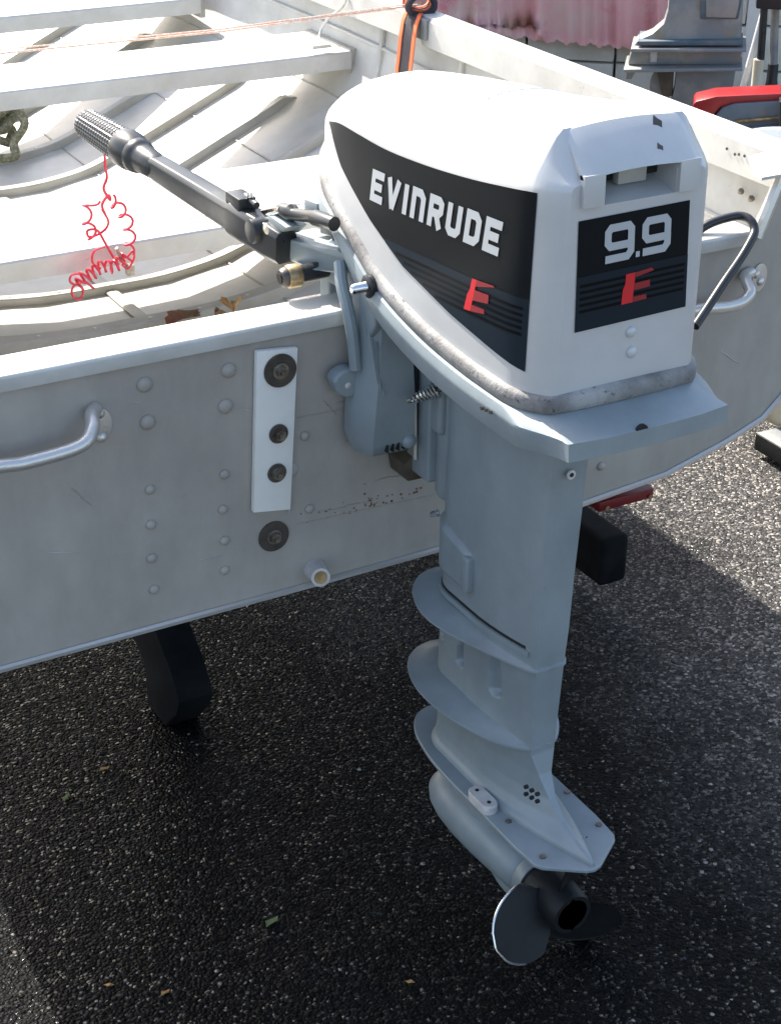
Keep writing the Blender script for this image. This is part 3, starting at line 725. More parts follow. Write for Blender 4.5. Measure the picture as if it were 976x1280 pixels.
for L in (L2, L3):
    for p in L:
        if p.y < -.36: p.z += -.001
L4 = stern_sq(pan_loop(.003, -.019, 0, 0, taper=.026)); L5 = [CM_ for CM_ in pan_loop(-.010, -.020, 0, 0, taper=.030)]
L6 = [Vector((CM+(p.x-CM)*.5, max(min(p.y*.8-.03, .04), -.33), min(p.z-.002, .93))) for p in L5]
for L in (L4,):
    for p in L:
        p.z += .010*min(1, max(0, (-p.y-.36)/.07))
pb.loft([L0, L1, L2, L3, L4, L5, L6], caps=True)
pan = build(pb, 'lower_cowl', 'leg', mot, ang=30)
lg = MB(); c = at(800, 538, 1, -.4375); lg.disc(c, (0, -1, 0), .0075, .003, 16); build(lg, 'idle_port', 'dark', pan)
for qx, qy in ((603, 510), (608, 512), (614, 515)):
    d_ = MB(); d_.disc(at(qx, qy, 0, CM-.1215), (-1, 0, 0), .0022, .002, 8); build(d_, 'stamp_mark', 'washer', pan)

# --- leg (exhaust housing + gearcase strut) with relief
def leg_prof(z):
    # front y, rear y, half width, rear half width
    T = [(.2955, -.076, -.406, .042, .0012), (.3065, -.078, -.405, .040, .0010), (.312, -.080, -.375, .0365, .0014), (.322, -.080, -.345, .034, .0025), (.340, -.080, -.318, .033, .0045), (.365, -.080, -.300, .034, .009), (.392, -.080, -.292, .036, .0165), (.43, -.082, -.292, .036, .018), (.52, -.086, -.296, .037, .0195), (.56, -.088, -.298, .037, .021), (.64, -.088, -.300, .037, .022), (.72, -.090, -.304, .037, .023), (.80, -.092, -.308, .037, .0235), (.885, -.092, -.312, .037, .024)]
    return [lerp_tab(T, z, k) for k in (1, 2, 3, 4)]
VENT = [(-.118, .496, .470, .0042), (-.160, .493, .455, .0050), (-.232, .502, .455, .0062)]
def leg_ring(z, n1=60):
    yf, yr_, w_, wr = leg_prof(z); pts = []
    half = []
    for k in range(n1+1):
        f = k/n1
        if f < .28:
            a = f/.28*math.pi/2; y = yf-.045*(1-math.cos(a)); x = w_*math.sin(a)**.85
        else:
            g_ = (f-.28)/.72; y = (yf-.045) + (yr_-(yf-.045))*g_; x = w_ + (wr-w_)*max(0, (g_-.35)/.65)**1.8
        dx = 0
        if z < .53:
            for vy, z1, z0, rr in VENT:
                zc = min(max(z, z0), z1); dd = math.hypot(y-vy, z-zc)
                if dd < rr*1.5: dx = max(dx, .0095*min(1, (rr*1.5-dd)/(rr*.6))*(1 if z < z1+.004 else 0))
        # raised saddle pad round the front
        zt_ = .632 + .22*min(0, y+.10); am = min(1, max(0, (zt_-z)/.004))*min(1, max(0, (z-.563)/.004))*min(1, max(0, (y+.178)/.006))
        if am > 0: dx = -.0065*am
        if y <= yf-.0: half.append((x-dx, y))
    half[0] = (0, half[0][1])
    ring = [Vector((CM-x, y, z)) for x, y in half] + [Vector((CM+x, y, z)) for x, y in half[::-1][:-1]]
    return ring
zs = [.2955+(.885-.2955)*k/300 for k in range(301)]
lb = MB(); lb.loft([leg_ring(z) for z in zs][::-1]); build(lb, 'leg_housing', 'leg', mot, ang=55)
# rounded bar at the pad's aft end
pd = MB(); pd.box((CM-.0465, -.184, .566), (CM-.034, -.170, .612)); build(pd, 'pad_stop', 'leg', mot, bevel=.003, bseg=3)
# joint line above splash plate
def leg_band(z0, z1, off, name, m, yb=-.285, curve=0):
    b_ = MB(); lo_ = leg_ring((z0+z1)/2, 40); 
    pts = [p for p in lo_ if p.y > yb]
    # order: port rear -> front -> starboard rear
    port = [p for p in lo_[:len(lo_)//2+1] if p.y > yb][::-1]; star = [p for p in lo_[len(lo_)//2+1:] if p.y > yb][::-1]
    P_ = port+star; loops = []
    for i, p in enumerate(P_):
        a = P_[max(0, i-1)]; b = P_[min(len(P_)-1, i+1)]; t = (b-a); t.z = 0
        t = t.normalized() if t.length > 0 else Vector((0, 1, 0)); nrm = Vector((-t.y, t.x, 0)) 
        if nrm.dot(p-Vector((CM, -.2, p.z))) < 0: nrm = -nrm
        loops.append([(p.x+nrm.x*o_, p.y+nrm.y*o_, z_) for o_, z_ in ((-.003, z0), (off, z0), (off, z1), (-.003, z1))])
    b_.loft(loops); return build(b_, name, m, mot, ang=30)
leg_band(.5375, .5410, .0008, 'joint_gap', 'dark', -.283)
leg_band(.5300, .5365, .0030, 'joint_flange', 'leg', -.290)
tl = MB(); tl.loft([leg_ring(.5352, 30), leg_ring(.5362, 30)]); 
# splash and cavitation plates
def plate_mesh(outline, z, th, zt=None, drop=0, name='splash_plate', crown=.004):
    """outline: half outline (half-width, y) front->rear, mirrored"""
    O = catmull(outline, 5); port = [(CM-a, y) for a, y in O]; star = [(CM+a, y) for a, y in O[::-1]]
    ring = port + star[1:] if O[-1][0] < 1e-4 else port+star
    if O[0][0] < 1e-4: ring = ring[:-1]
    b_ = MB()
    def zz(y): return z + drop*(y+.1)
    def inner(k): 
        cy = -.20
        return [(CM+(x-CM)*k, cy+(y-cy)*(1-(1-k)*.35)) for x, y in ring]
    L = []
    L.append([(x, y, zz(y)-.001) for x, y in inner(.55)])
    L.append([(x, y, zz(y)-.0005) for x, y in inner(.94)])
    L.append([(x, y, zz(y)+.001) for x, y in ring])
    L.append([(x, y, zz(y)+th*.8) for x, y in inner(.995)])
    L.append([(x, y, zz(y)+th) for x, y in inner(.95)])
    L.append([(x, y, zz(y)+th+crown*.35) for x, y in inner(.72)])
    L.append([(x, y, zz(y)+th+crown) for x, y in inner(.50)])
    b_.loft(L); return build(b_, name, 'leg', mot, ang=45)
plate_mesh([(0, -.035), (.025, -.042), (.050, -.066), (.066, -.105), (.070, -.140), (.064, -.180), (.052, -.220), (.038, -.260), (.022, -.296), (0, -.2975)], .511, .0045, name='splash_plate', crown=.012)
plate_mesh([(0, -.030), (.025, -.036), (.050, -.058), (.066, -.095), (.072, -.135), (.069, -.180), (.060, -.220), (.045, -.260), (.020, -.290), (0, -.292)], .398, .0045, name='splash_plate', crown=.012)
cav = MB()
O = [(0, -.030), (.024, -.040), (.044, -.070), (.056, -.120), (.060, -.17), (.060, -.22), (.060, -.27), (.060, -.33), (.0575, -.368), (.052, -.377), (.010, -.4065), (0, -.409)]
port = catmull(O[:8], 5)[:-1]+O[7:]; ring = [(CM-a, y) for a, y in port] + [(CM+a, y) for a, y in port[::-1][1:-1]]
cav.loft([[(CM+(x-CM)*k, -.2+(y+.2)*(1-(1-k)*.4), z_) for x, y in ring] for k, z_ in ((.5, .2935), (.96, .2945), (1, .2955), (1, .2985), (.985, .3000), (.90, .3006), (.6, .3012))])
cavp = build(cav, 'cavitation_plate', 'leg', mot, ang=24)
for qx, qy in ((709, 990), (748, 1031), (678, 1071), (635, 1027)):
    s_ = MB(); c = at(qx, qy, 2, .3012); s_.disc(c, (0, 0, 1), .0040, .0015, 12); s1 = build(s_, 'screw', 'bolt', cavp)
    s_ = MB(); s_.disc(c+Vector((0, 0, .0014)), (0, 0, 1), .0017, .0004, 8); build(s_, 'screw_socket', 'dark', s1) if False else None
for i in range(3):
    for j in range(2):
        s_ = MB(); c = at(656+i*7+j*0, 984+i*4.5+j*9, 0, .0); s_.box(c-Vector((.001, .0018, .0018)), c+Vector((.004, .0018, .0018))); build(s_, 'water_intake', 'dark', cavp, smooth=False)
an = MB(); A = at(596, 988, 2, .312); B = at(611, 1003, 2, .312)
cc = []
dv = (B-A).normalized(); nv = Vector((-dv.y, dv.x, 0))
for k in range(28):
    a = k/28*2*math.pi; e = B if math.cos(a) > 0 else A; cc.append(e + dv*math.cos(a)*.0105 + nv*math.sin(a)*.0105)
an.loft([[Vector((p.x, p.y, .300)) for p in cc], [Vector((p.x, p.y, .3105)) for p in cc], [Vector(((p.x*.93+(A.x+B.x)/2*.07), p.y*.93+(A.y+B.y)/2*.07, .3123)) for p in cc]])
ano = build(an, 'anode', 'zinc', mot, ang=40); ano['label'] = 'pale corroded anode block with two screws'
for p in (A, B):
    s_ = MB(); s_.disc(Vector((p.x, p.y, .3121)), (0, 0, 1), .0026, .0008, 10); build(s_, 'screw', 'dark', ano)
# torpedo gearcase, skeg
gc = MB(); prof = [(-.060, .002), (-.064, .012), (-.073, .022), (-.090, .031), (-.115, .0365), (-.150, .039), (-.19, .0385), (-.23, .0365), (-.262, .034), (-.285, .0325), (-.287, .0310), (-.289, .0325), (-.305, .0320)]
gc.tube([(CM, y, .203) for y, r_ in prof], [r_ for y, r_ in prof], 28); build(gc, 'gearcase', 'leg', mot, ang=45)
sk_ = MB()
def strut_ring(z, yf, yr_, w_):
    pts = []
    for k in range(24):
        a = k/24*2*math.pi; y = (yf+yr_)/2+(yf-yr_)/2*math.cos(a); x = w_*math.sin(a)*(1 if math.cos(a) > 0 else (1+math.cos(a)*.8)); pts.append((CM+x, y, z))
    return pts
sk_.loft([strut_ring(z, a, b, c) for z, a, b, c in ((.296, -.078, -.300, .034), (.27, -.088, -.295, .028), (.245, -.096, -.290, .024), (.225, -.092, -.285, .026), (.205, -.080, -.280, .030))])
build(sk_, 'gearcase_strut', 'leg', mot, ang=60)
sg = MB(); sg.loft([strut_ring(z, a, b, c) for z, a, b, c in ((.185, -.105, -.285, .010), (.172, -.120, -.286, .0055), (.158, -.150, -.284, .0045), (.146, -.185, -.278, .004), (.136, -.210, -.268, .003))])
build(sg, 'skeg', 'leg', mot, ang=60)
# propeller
PC = Vector((CM, -.335, .203))
prop = MB(); hubp = [(-.303, .029), (-.315, .0305), (-.345, .0300), (-.368, .0285), (-.374, .0265), (-.374, .021), (-.360, .0200)]
prop.tube([(CM, y, .203) for y, r_ in hubp], [r_ for y, r_ in hubp], 24); hub = build(prop, 'propeller_hub', 'prop', mot, ang=35)
for ang in (183, 303, 63):
    b_ = MB(); e_ = MB(); a0 = R(ang); NR, NC = 24, 16; G = []
    for i in range(NR+1):
        r_ = .024+(.100-.024)*i/NR; f = i/NR; chord = .045+.062*min(1, f/.45)**.8 if f < .45 else .107*math.sqrt(max(0.0, 1-((f-.45)/.55)**2.2))
        if i == NR: chord = .006
        row_ = []
        for j in range(NC+1):
            s_ = (j/NC-.5)*chord; th = a0 + s_/max(r_, .03)*.80 + .20*f; yy = -.345 - s_*.42 - .012*f
            row_.append(Vector((CM+r_*math.cos(th), yy, .203+r_*math.sin(th))))
        G.append(row_)
    th_ = .0022
    for sgn_ in (1, -1):
        vs = [p+Vector((0, sgn_*th_*(1-abs(j/NC-.5)*1.6), 0)) for rr in G for j, p in enumerate(rr)]
        fs = [(i*(NC+1)+j, i*(NC+1)+j+1, (i+1)*(NC+1)+j+1, (i+1)*(NC+1)+j) for i in range(NR) for j in range(NC)]
        b_.add(vs, fs)
    bl = build(b_, 'propeller_blade', 'prop', mot, ang=60)
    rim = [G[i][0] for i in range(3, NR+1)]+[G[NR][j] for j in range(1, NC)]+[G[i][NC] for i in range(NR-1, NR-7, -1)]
    e_.tube(rim, .0016, 6); build(e_, 'blade_rim', 'proprim' if ang == 183 else 'prop', bl)  # bright rim on one blade only, painting its lit edge

# --- swivel bracket in front of the leg
def px_prism(pts, axis, ref, lo, hi, name, m, parent=None, bevel=.002, **kw):
    """outline read off the photograph on the plane axis=ref, given a real thickness lo..hi"""
    P_ = [at(a, b, axis, ref) for a, b in pts]
    keep = [i for i in range(3) if i != axis]; b_ = MB(); b_.prism([(p[keep[0]], p[keep[1]]) for p in P_], axis, lo, hi)
    return build(b_, name, m, parent or mot, bevel=bevel, **kw)
sw = MB(); c = at(558, 600, 1, -.098)
sw.tube([(.018+.006, -.092, .80), (.018+.006, -.092, .78), (.024, -.092, .655), (.024, -.092, .648)], [.0215, .022, .022, .019], 24); build(sw, 'swivel_tube', 'leg', mot, ang=40)
sk2 = MB(); sk2.box((-.006, -.082, .665), (.052, -.030, .830)); swb = build(sk2, 'swivel_bracket', 'leg', mot, bevel=.004, bseg=3)
s3 = MB(); s3.box((-.004, -.102, .735), (.03, -.075, .80)); build(s3, 'swivel_boss', 'leg', mot, bevel=.006, bseg=3)
s4 = MB(); s4.tube([at(519, 470, 0, -.01), at(519, 574, 0, -.01)], .0022, 8); build(s4, 'bracket_seam', 'edge', swb)
# spring and screw across the bracket
sp_ = MB(); A = at(513, 500, 1, -.085); B = at(548, 487, 1, -.100); pts = []
ax = (B-A); L_ = ax.length; axn = ax.normalized(); u = axn.orthogonal().normalized(); v = axn.cross(u)
for k in range(0, 8*12+1):
    t = k/(8*12); rad = .0035 + .0055*t; pts.append(A+ax*t+(u*math.cos(2*math.pi*k/12)+v*math.sin(2*math.pi*k/12))*rad)
sp_.tube(pts, .0016, 6); build(sp_, 'coil_spring', 'chrome', mot)
s5 = MB(); s5.tube([A-axn*.004, B+axn*.012], .0032, 10); build(s5, 'spring_rod', 'bolt', mot)
s6 = MB(); A = at(575, 507, 1, -.13); B = at(590, 512, 1, -.15); s6.tube([A, A.lerp(B, .5), B], [.0072, .0065, .005], 10); build(s6, 'locking_screw', 'bolt', mot)
# grease nipple
gn = MB(); A = at(548, 641, 1, -.112); B = at(540, 643, 1, -.112); gn.tube([A, A.lerp(B, .3), A.lerp(B, .35), A.lerp(B, .6), A.lerp(B, .65), B+(B-A)*.3], [.0045, .0045, .003, .003, .0042, .0028], 10); build(gn, 'grease_nipple', 'chrome', mot)
s7 = MB(); c = at(713, 593, 1, -.3115); s7.disc(c, (0, -1, 0), .0055, .0018, 14); build(s7, 'housing_screw', 'zinc', mot)
s7 = MB(); s7.disc(c+Vector((0, -.0017, 0)), (0, -1, 0), .0026, .0006, 10); build(s7, 'screw_socket', 'dark', mot)
# clamp brackets: port one detailed, starboard mirrored
def clamp(mirror):
    def F(v): return Vector((2*CM-v[0] if mirror else v[0], v[1], v[2]))
    def bb(mb_, name, m, par, **kw):
        mb_.v = [F(p) for p in mb_.v]; return build(mb_, name, m, par, **kw)
    b_ = MB(); S_ = [(.925, -.060, -.030, .008, -.035), (.900, -.062, -.022, .002, -.046), (.875, -.064, -.016, .000, -.052), (.82, -.070, -.014, -.008, -.060), (.76, -.078, -.012, -.008, -.064), (.72, -.080, -.012, -.008, -.062), (.702, -.074, -.018, -.010, -.052), (.696, -.062, -.030, -.012, -.040)]
    loops = []
    for z, xa, xb, ya, yb in S_[::1]:
        loops.append([(xa, ya, z+.004), (xa-.004, (ya*.5+yb*.5), z+.001), (xa+.010, yb, z), (xb-.004, yb-.003, z), (xb, yb+.004, z), (xb, ya, z+.004)])
    b_.loft(loops); cl = bb(b_, 'clamp_bracket', 'leg', mot, ang=40)
    # hook over the transom top
    h_ = MB(); h_.prism([(-.058, .870), (-.058, .885), (-.050, .905), (-.030, .935), (.0, .950), (.035, .950), (.060, .935), (.078, .900), (.080, .80), (.056, .80), (.056, .885), (-.006, .885), (-.008, .850), (-.045, .850)], 0, -.066, -.030)
    bb(h_, 'clamp_hook', 'leg', mot, bevel=.004, bseg=3)
    rb2 = MB(); rb2.tube(catmull([(-.074, .012, .925), (-.080, -.004, .905), (-.080, -.018, .880), (-.079, -.028, .850), (-.078, -.034, .81)], 5), .0075, 10); bb(rb2, 'clamp_rib', 'leg', cl)
    # ear with hole
    e_ = MB(); ring = []
    for k in range(20):
        a = k/20*2*math.pi; ring.append((-.082+.021*math.cos(a)-(.004 if math.sin(a) > .3 else 0), .792+.018*math.sin(a)))
    e_.prism([(CM_x, z_) for CM_x, z_ in ring]+[], 1, -.032, -.010); ear = bb(e_, 'clamp_ear', 'leg', mot, bevel=.004, bseg=3, ang=25)
    e2 = MB(); e2.disc((-.087, -.0302, .792), (0, -1, 0), .0068, .0012, 14); bb(e2, 'ear_socket', 'dark', ear)
    e3 = MB(); e3.disc((-.087, -.0305, .7905), (0, -1, 0), .0052, .0025, 12, dome=1); bb(e3, 'ear_pin', 'zinc', ear)
    for k in range(4):
        e4 = MB(); e4.box((-.052+k*.0075, -.0645, .7085), (-.0502+k*.0075, -.055, .7185)); bb(e4, 'bracket_slot', 'dark', cl, smooth=False)
    for k in range(3):
        e4 = MB(); e4.tube([(-.0705+k*.0045, -.052, .860-k*.006), (-.066+k*.0045, -.064, .800-k*.008)], .0014, 6); bb(e4, 'casting_rib', 'leg', cl)
    e5 = MB(); e5.disc((-.022, -.063, .717), (0, -1, -.1), .0095, .007, 16, dome=1); bb(e5, 'bracket_nut', 'leg', cl)
    # clamp screw inside the boat
    e6 = MB(); e6.tube([(-.048, .075, .83), (-.048, .13, .83)], .008, 12); e6.box((-.080, .128, .822), (-.016, .138, .838)); bb(e6, 'clamp_screw', 'bolt', mot)
    return cl
clamp(False); clamp(True)
tt = MB(); A = at(439, 362, 1, -.067); tt.tube([A, A+Vector((.003, 0, 0)), A+Vector((.07, 0, 0))], [.004, .006, .006], 16); build(tt, 'tilt_tube', 'chrome', mot, ang=40)
nt_ = MB(); nt_.tube([A+Vector((.018, 0, 0)), A+Vector((.020, 0, 0)), A+Vector((.034, 0, 0))], [.0105, .0132, .0132], 18); build(nt_, 'tilt_nut', 'blackp', mot, ang=40)
cl3 = px_prism([(493, 572), (512, 548), (520, 572), (550, 566), (551, 580), (497, 592)], 1, -.02, -.045, -.002, 'thrust_block', 'wood')
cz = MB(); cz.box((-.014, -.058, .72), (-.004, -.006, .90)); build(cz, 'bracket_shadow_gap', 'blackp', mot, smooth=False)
fr = MB(); fr.box((-.003, -.060, .815), (.006, -.030, .90)); build(fr, 'link_arm', 'edge', mot, bevel=.002)

# --- steering bracket and tiller arm
sbm = MB()
def lerp3(a, b, t): return a+(b-a)*t
front = [Vector((-.112, .105, .9380)), Vector((-.112, .105, .9060))]
# bracket: solid between a port face (read at x=-.11) and a starboard face
PF = [(347, 293, -.088), (363, 299, -.088), (399, 309, -.086), (420, 312, -.080), (440, 328, -.064), (458, 348, -.056), (422, 343, -.074), (397, 338, -.085), (371, 331, -.088), (347, 318, -.088)]
pf = [at(a, b, 0, x) for a, b, x in PF]
sb3 = MB(); sb3.loft([pf, [Vector((-.034, p.y+.004, p.z)) for p in pf]]); build(sb3, 'steering_bracket', 'leg', mot, bevel=.004, bseg=2, ang=40)
# friction tube below it: black tube, brass collar, dark end cap
A = at(354, 347, 1, .06); tb_ = MB(); tb_.tube([A+Vector((.018, 0, .0)), A+Vector((.095, 0, .004))], .0105, 18); build(tb_, 'bush_tube', 'blackp', mot, ang=40)
tb_ = MB(); tb_.tube([A+Vector((.004, 0, 0)), A+Vector((.006, 0, 0)), A+Vector((.020, 0, 0)), A+Vector((.022, 0, 0))], [.0125, .0140, .0140, .012], 20); build(tb_, 'bush_collar', 'brass', mot, ang=40)
tb_ = MB(); tb_.tube([A+Vector((-.004, 0, 0)), A+Vector((.0, 0, 0)), A+Vector((.005, 0, 0))], [.009, .0118, .0118], 20); build(tb_, 'bush_cap', 'washer', mot, ang=40)
tb_ = MB(); tb_.tube([A+Vector((-.0055, 0, 0)), A+Vector((-.0035, 0, 0))], .0062, 16); build(tb_, 'bush_bore', 'dark', mot)
# arm
A0 = at(352, 300, 0, -.092); A1 = at(120, 158, 0, -.135)
A0 = Vector((-.094, .118, .925)); 
T1 = at(107, 153, 0, -.150)       # far end of the twist grip
T0 = at(352, 306, 0, -.095)
axn = (T1-T0).normalized(); TL = (T1-T0).length
sidev = axn.cross(Vector((0, 0, 1))).normalized(); upv = sidev.cross(axn).normalized()
def along(t): return T0+(T1-T0)*t
def rect_loft(specs, name, m, bev=.002, par=None):
    b_ = MB(); loops = []
    for t, w_, h_, c_ in specs:
        p = along(t); w2, h2 = w_/2, h_/2
        ch = .32
        loops.append([p+sidev*a*w2+upv*b*h2 for a, b in ((-1, -1+ch), (-1, 1-ch), (-1+ch, 1), (1-ch, 1), (1, 1-ch), (1, -1+ch), (1-ch, -1), (-1+ch, -1))])
    b_.loft(loops); return build(b_, name, m, par or mot, bevel=bev, ang=30)
rect_loft([(-.02, .030, .040, 0), (.03, .034, .044, 0), (.12, .034, .042, 0), (.20, .034, .042, 0), (.21, .031, .036, 0), (.40, .029, .034, 0), (.58, .028, .031, 0), (.62, .027, .028, 0)], 'tiller_arm', 'blackp', .0015)
def ringz(specs, name, m, n=24, ang=40, par=None):
    b_ = MB(); b_.tube([along(t) for t, r_ in specs], [r_ for t, r_ in specs], n); return build(b_, name, m, par or mot, ang=ang)
ringz([(.585, .0145), (.60, .0175), (.635, .0185), (.66, .0195), (.675, .0205), (.68, .0225), (.70, .0245), (.705, .0232), (.725, .0262), (.745, .0268), (.765, .0268), (.772, .0255)], 'throttle_collar', 'blackp')
# knurled twist grip: real grooves both ways
b_ = MB(); loops = []; NB = 24; NL = 46
for i in range(NL+1):
    t = .77+.215*i/NL; tap = 1-.16*(i/NL)
    groove = (i % 3 == 0) and 2 < i < NL-3
    lp = []
    for k in range(NB*4):
        a = 2*math.pi*k/(NB*4); gr = (k % 4 == 0)
        r_ = .0250*tap*(1-(.045 if (groove or gr) else 0)); p = along(t); lp.append(p+(sidev*math.cos(a)+upv*math.sin(a))*r_)
    loops.append(lp)
b_.loft(loops); grip = build(b_, 'twist_grip', 'grip', mot, ang=20)
ringz([(.983, .0165), (.990, .0160), (1.008, .0140), (1.012, .012)], 'grip_end', 'chrome', 10, 25, grip)
# pivot fork parts between arm and bracket
c = at(339, 291, 0, -.125)
pv = MB(); pv.disc(at(333, 286, 0, -.100), (-1, 0, 0), .0150, .022, 24); pivot = build(pv, 'pivot_boss', 'blackp', mot, bevel=.002)
pv = MB(); pv.disc(at(333, 286, 0, -.122)+Vector((0, 0, 0)), (-1, 0, 0), .0068, .0022, 16, dome=1); build(pv, 'pivot_cap', 'cream', pivot)
pl_ = MB(); a_ = at(318, 270, 0, -.09); pl_.tube([at(312, 268, 0, -.09), at(330, 268, 0, -.09), at(352, 262, 0, -.09)], [.004, .0065, .0050], 8); build(pl_, 'shift_link', 'chrome', mot)
lk = MB(); lk.tube([at(352, 262, 0, -.085), at(365, 266, 0, -.085), at(368, 268, 0, -.085), at(392, 271, 0, -.085), at(394, 272, 0, -.085), at(418, 280, 0, -.08)], [.0085, .0105, .0075, .0075, .0095, .0085], 14); build(lk, 'throttle_link', 'blackp', mot, ang=35)
ck = MB(); a_ = at(301, 250, 0, -.105); ck.box(a_+Vector((-.012, -.020, -.010)), a_+Vector((.012, .020, .008))); ckb = build(ck, 'arm_saddle', 'blackp', mot, bevel=.003)
ck = MB(); ck.tube([at(307, 245, 0, -.10), at(321, 257, 0, -.10)], .0045, 10); build(ck, 'arm_clip', 'blackp', ckb)
ck = MB(); ck.disc(at(313, 246, 0, -.10), (0, 0, 1), .004, .006, 10); build(ck, 'clip_screw', 'chrome', ckb)
px_prism([(384, 248), (400, 254), (401, 268), (384, 262)], 0, -.06, -.064, -.050, 'link_plate', 'leg', bevel=.001)
px_prism([(398, 256), (414, 262), (414, 276), (398, 268)], 0, -.055, -.060, -.040, 'link_block', 'leg', bevel=.001)
px_prism([(330, 272), (352, 268), (372, 282), (362, 292), (345, 290)], 0, -.085, -.100, -.070, 'arm_yoke', 'leg', bevel=.003)
gm = MB(); gm.box((-.045, .075, .90), (.10, .12, .985)); build(gm, 'steering_stem', 'blackp', mot, bevel=.006)
gm = MB(); gm.box((-.02, -.02, .86), (.09, .10, .97)); build(gm, 'powerhead_base', 'blackp', mot, bevel=.008)
# rubber grommet on the pan where linkage enters
gm = MB(); gm.tube([at(414, 266, 0, -.058), at(424, 298, 0, -.060)], .0085, 12); build(gm, 'grommet', 'blackp', mot)
# fuel hose over the transom on the starboard side
hp = [((862, 296), .02), ((884, 281), .018), ((906, 273), .012), ((925, 270), .004), ((938, 276), -.010), ((942, 290), -.022), ((934, 308), -.035), ((921, 329), -.047), ((905, 352), -.060), ((886, 381), -.075), ((868, 408), -.090)]
fh = MB(); fh.tube(catmull([tuple(at(a[0], a[1], 1, y)) for a, y in hp], 6), .0060, 12); build(fh, 'fuel_hose', 'blackp', mot)

# ================================================================== loose things
# red curly lanyard hanging from the tiller
def coil(path, r0, turns, nper=12):
    """helix along a polyline"""
    P_ = [Vector(p) for p in catmull(path, 8)]; out = []; N_ = int(turns*nper)
    seg = [0]
    for a, b in zip(P_, P_[1:]): seg.append(seg[-1]+(b-a).length)
    for k in range(N_+1):
        s_ = seg[-1]*k/N_; i = next((j for j in range(len(seg)-1) if seg[j+1] >= s_), len(seg)-2)
        t = (s_-seg[i])/max(1e-9, seg[i+1]-seg[i]); p = P_[i].lerp(P_[i+1], t); d = (P_[i+1]-P_[i]).normalized()
        u = d.cross(Vector((.3, 1, .1))).normalized(); v = d.cross(u); a = 2*math.pi*k/nper
        rr = r0*(1+.25*math.sin(k*.37)); out.append(p+(u*math.cos(a)+v*math.sin(a)*.8)*rr)
    return out
lan = MB(); Y = .60
def LP(pts, y=Y, dy=0): return [tuple(at(a, b, 1, .64+.13*min(1, max(0, (b-190)/130)))) for a, b in pts]
pth = [tuple(v) for v in catmull(LP([(131, 190), (132, 208), (134, 222), (130, 236), (138, 250), (136, 244), (128, 256), (132, 268)]), 6)]
lan.tube(pth, .0022, 6)
lan.tube(coil(LP([(137, 248), (150, 258), (158, 275), (162, 300), (163, 316)]), .0085, 4.2), .0020, 6)
lan.tube(coil(LP([(120, 248), (112, 258), (110, 275), (116, 300)]), .0080, 2.6), .0020, 6)
lan.tube([tuple(v) for v in catmull(LP([(128, 262), (136, 278), (128, 290), (112, 296), (110, 288), (122, 288), (132, 304), (142, 322)]), 6)], .0020, 6)
lan.tube(coil(LP([(160, 320), (148, 330), (130, 334), (112, 342), (98, 356)], dy=-.004), .0095, 9), .0021, 6)
lan.tube([tuple(v) for v in catmull(LP([(132, 308), (118, 314), (116, 328), (126, 336)], dy=-.003), 6)], .0020, 6)
lan.tube([tuple(v) for v in catmull(LP([(100, 342), (90, 344), (88, 352), (96, 356), (106, 352), (118, 361)], dy=-.003), 6)], .0020, 6)
lan.tube([tuple(v) for v in catmull(LP([(97, 355), (104, 362), (102, 372), (94, 373), (90, 364), (95, 355), (100, 356)], dy=-.002), 6)], .0020, 6)
lan.tube([tuple(v) for v in catmull(LP([(150, 316), (158, 322), (166, 314), (168, 322), (160, 336), (152, 330)], dy=-.001), 6)], .0017, 6)
tag(build(lan, 'coiled_lanyard', 'cord'), 'thin red curly stop cord dangling in loops from the black tiller grip', 'cord')
clp = MB(); A = at(146, 310, 1, .765); B = at(163, 340, 1, .775); clp.box(Vector((B.x-.006, .770, B.z-.004)), Vector((B.x+.006, .782, B.z+.012)))
clp.tube([A, A.lerp(B, .5)+Vector((-.003, 0, 0)), B+Vector((0, 0, .006))], .0022, 8)
tag(build(clp, 'cord_clip', 'bolt', bevel=0), 'small brown metal clip at the end of the red curly cord', 'clip')
# leaves in the bilge
def leaf(name, px, py, z, ln, wd_, rot, m, label, curl=.006):
    c = at(px, py, 2, z); vs = []; fs = []; NN, MM = 9, 4
    for i in range(NN+1):
        f = i/NN; w_ = wd_*math.sin(math.pi*min(1, f*.95+.03))**.8*(1+.25*math.sin(i*2.3))
        for j in range(MM+1):
            g_ = j/MM-.5; x = (f-.5)*ln; y = g_*w_; zz = curl*abs(g_)*3+curl*math.sin(f*5)*.8+.002
            vs.append((c.x+x*math.cos(rot)-y*math.sin(rot), c.y+x*math.sin(rot)+y*math.cos(rot), c.z+max(zz, .0005)))
    for i in range(NN):
        for j in range(MM): fs.append((i*(MM+1)+j, i*(MM+1)+j+1, (i+1)*(MM+1)+j+1, (i+1)*(MM+1)+j))
    b_ = MB(); b_.add(vs, fs); b_.add([(v[0], v[1], v[2]-.0006) for v in vs], [f[::-1] for f in fs]); return tag(build(b_, name, m, ang=80), label, 'leaf', 'dry leaves lying in the boat')
leaf('dry_leaf', 230, 401, .550, .085, .045, .5, 'leafd', 'dull olive brown curled leaf lying in the boat by the transom')
leaf('dry_leaf', 290, 389, .575, .045, .035, 1.3, 'leaf', 'small bright orange curled leaf behind the transom cap', .012)
leaf('dry_leaf', 276, 396, .566, .022, .016, .2, 'leafd', 'tiny dark red leaf scrap beside the orange leaf')
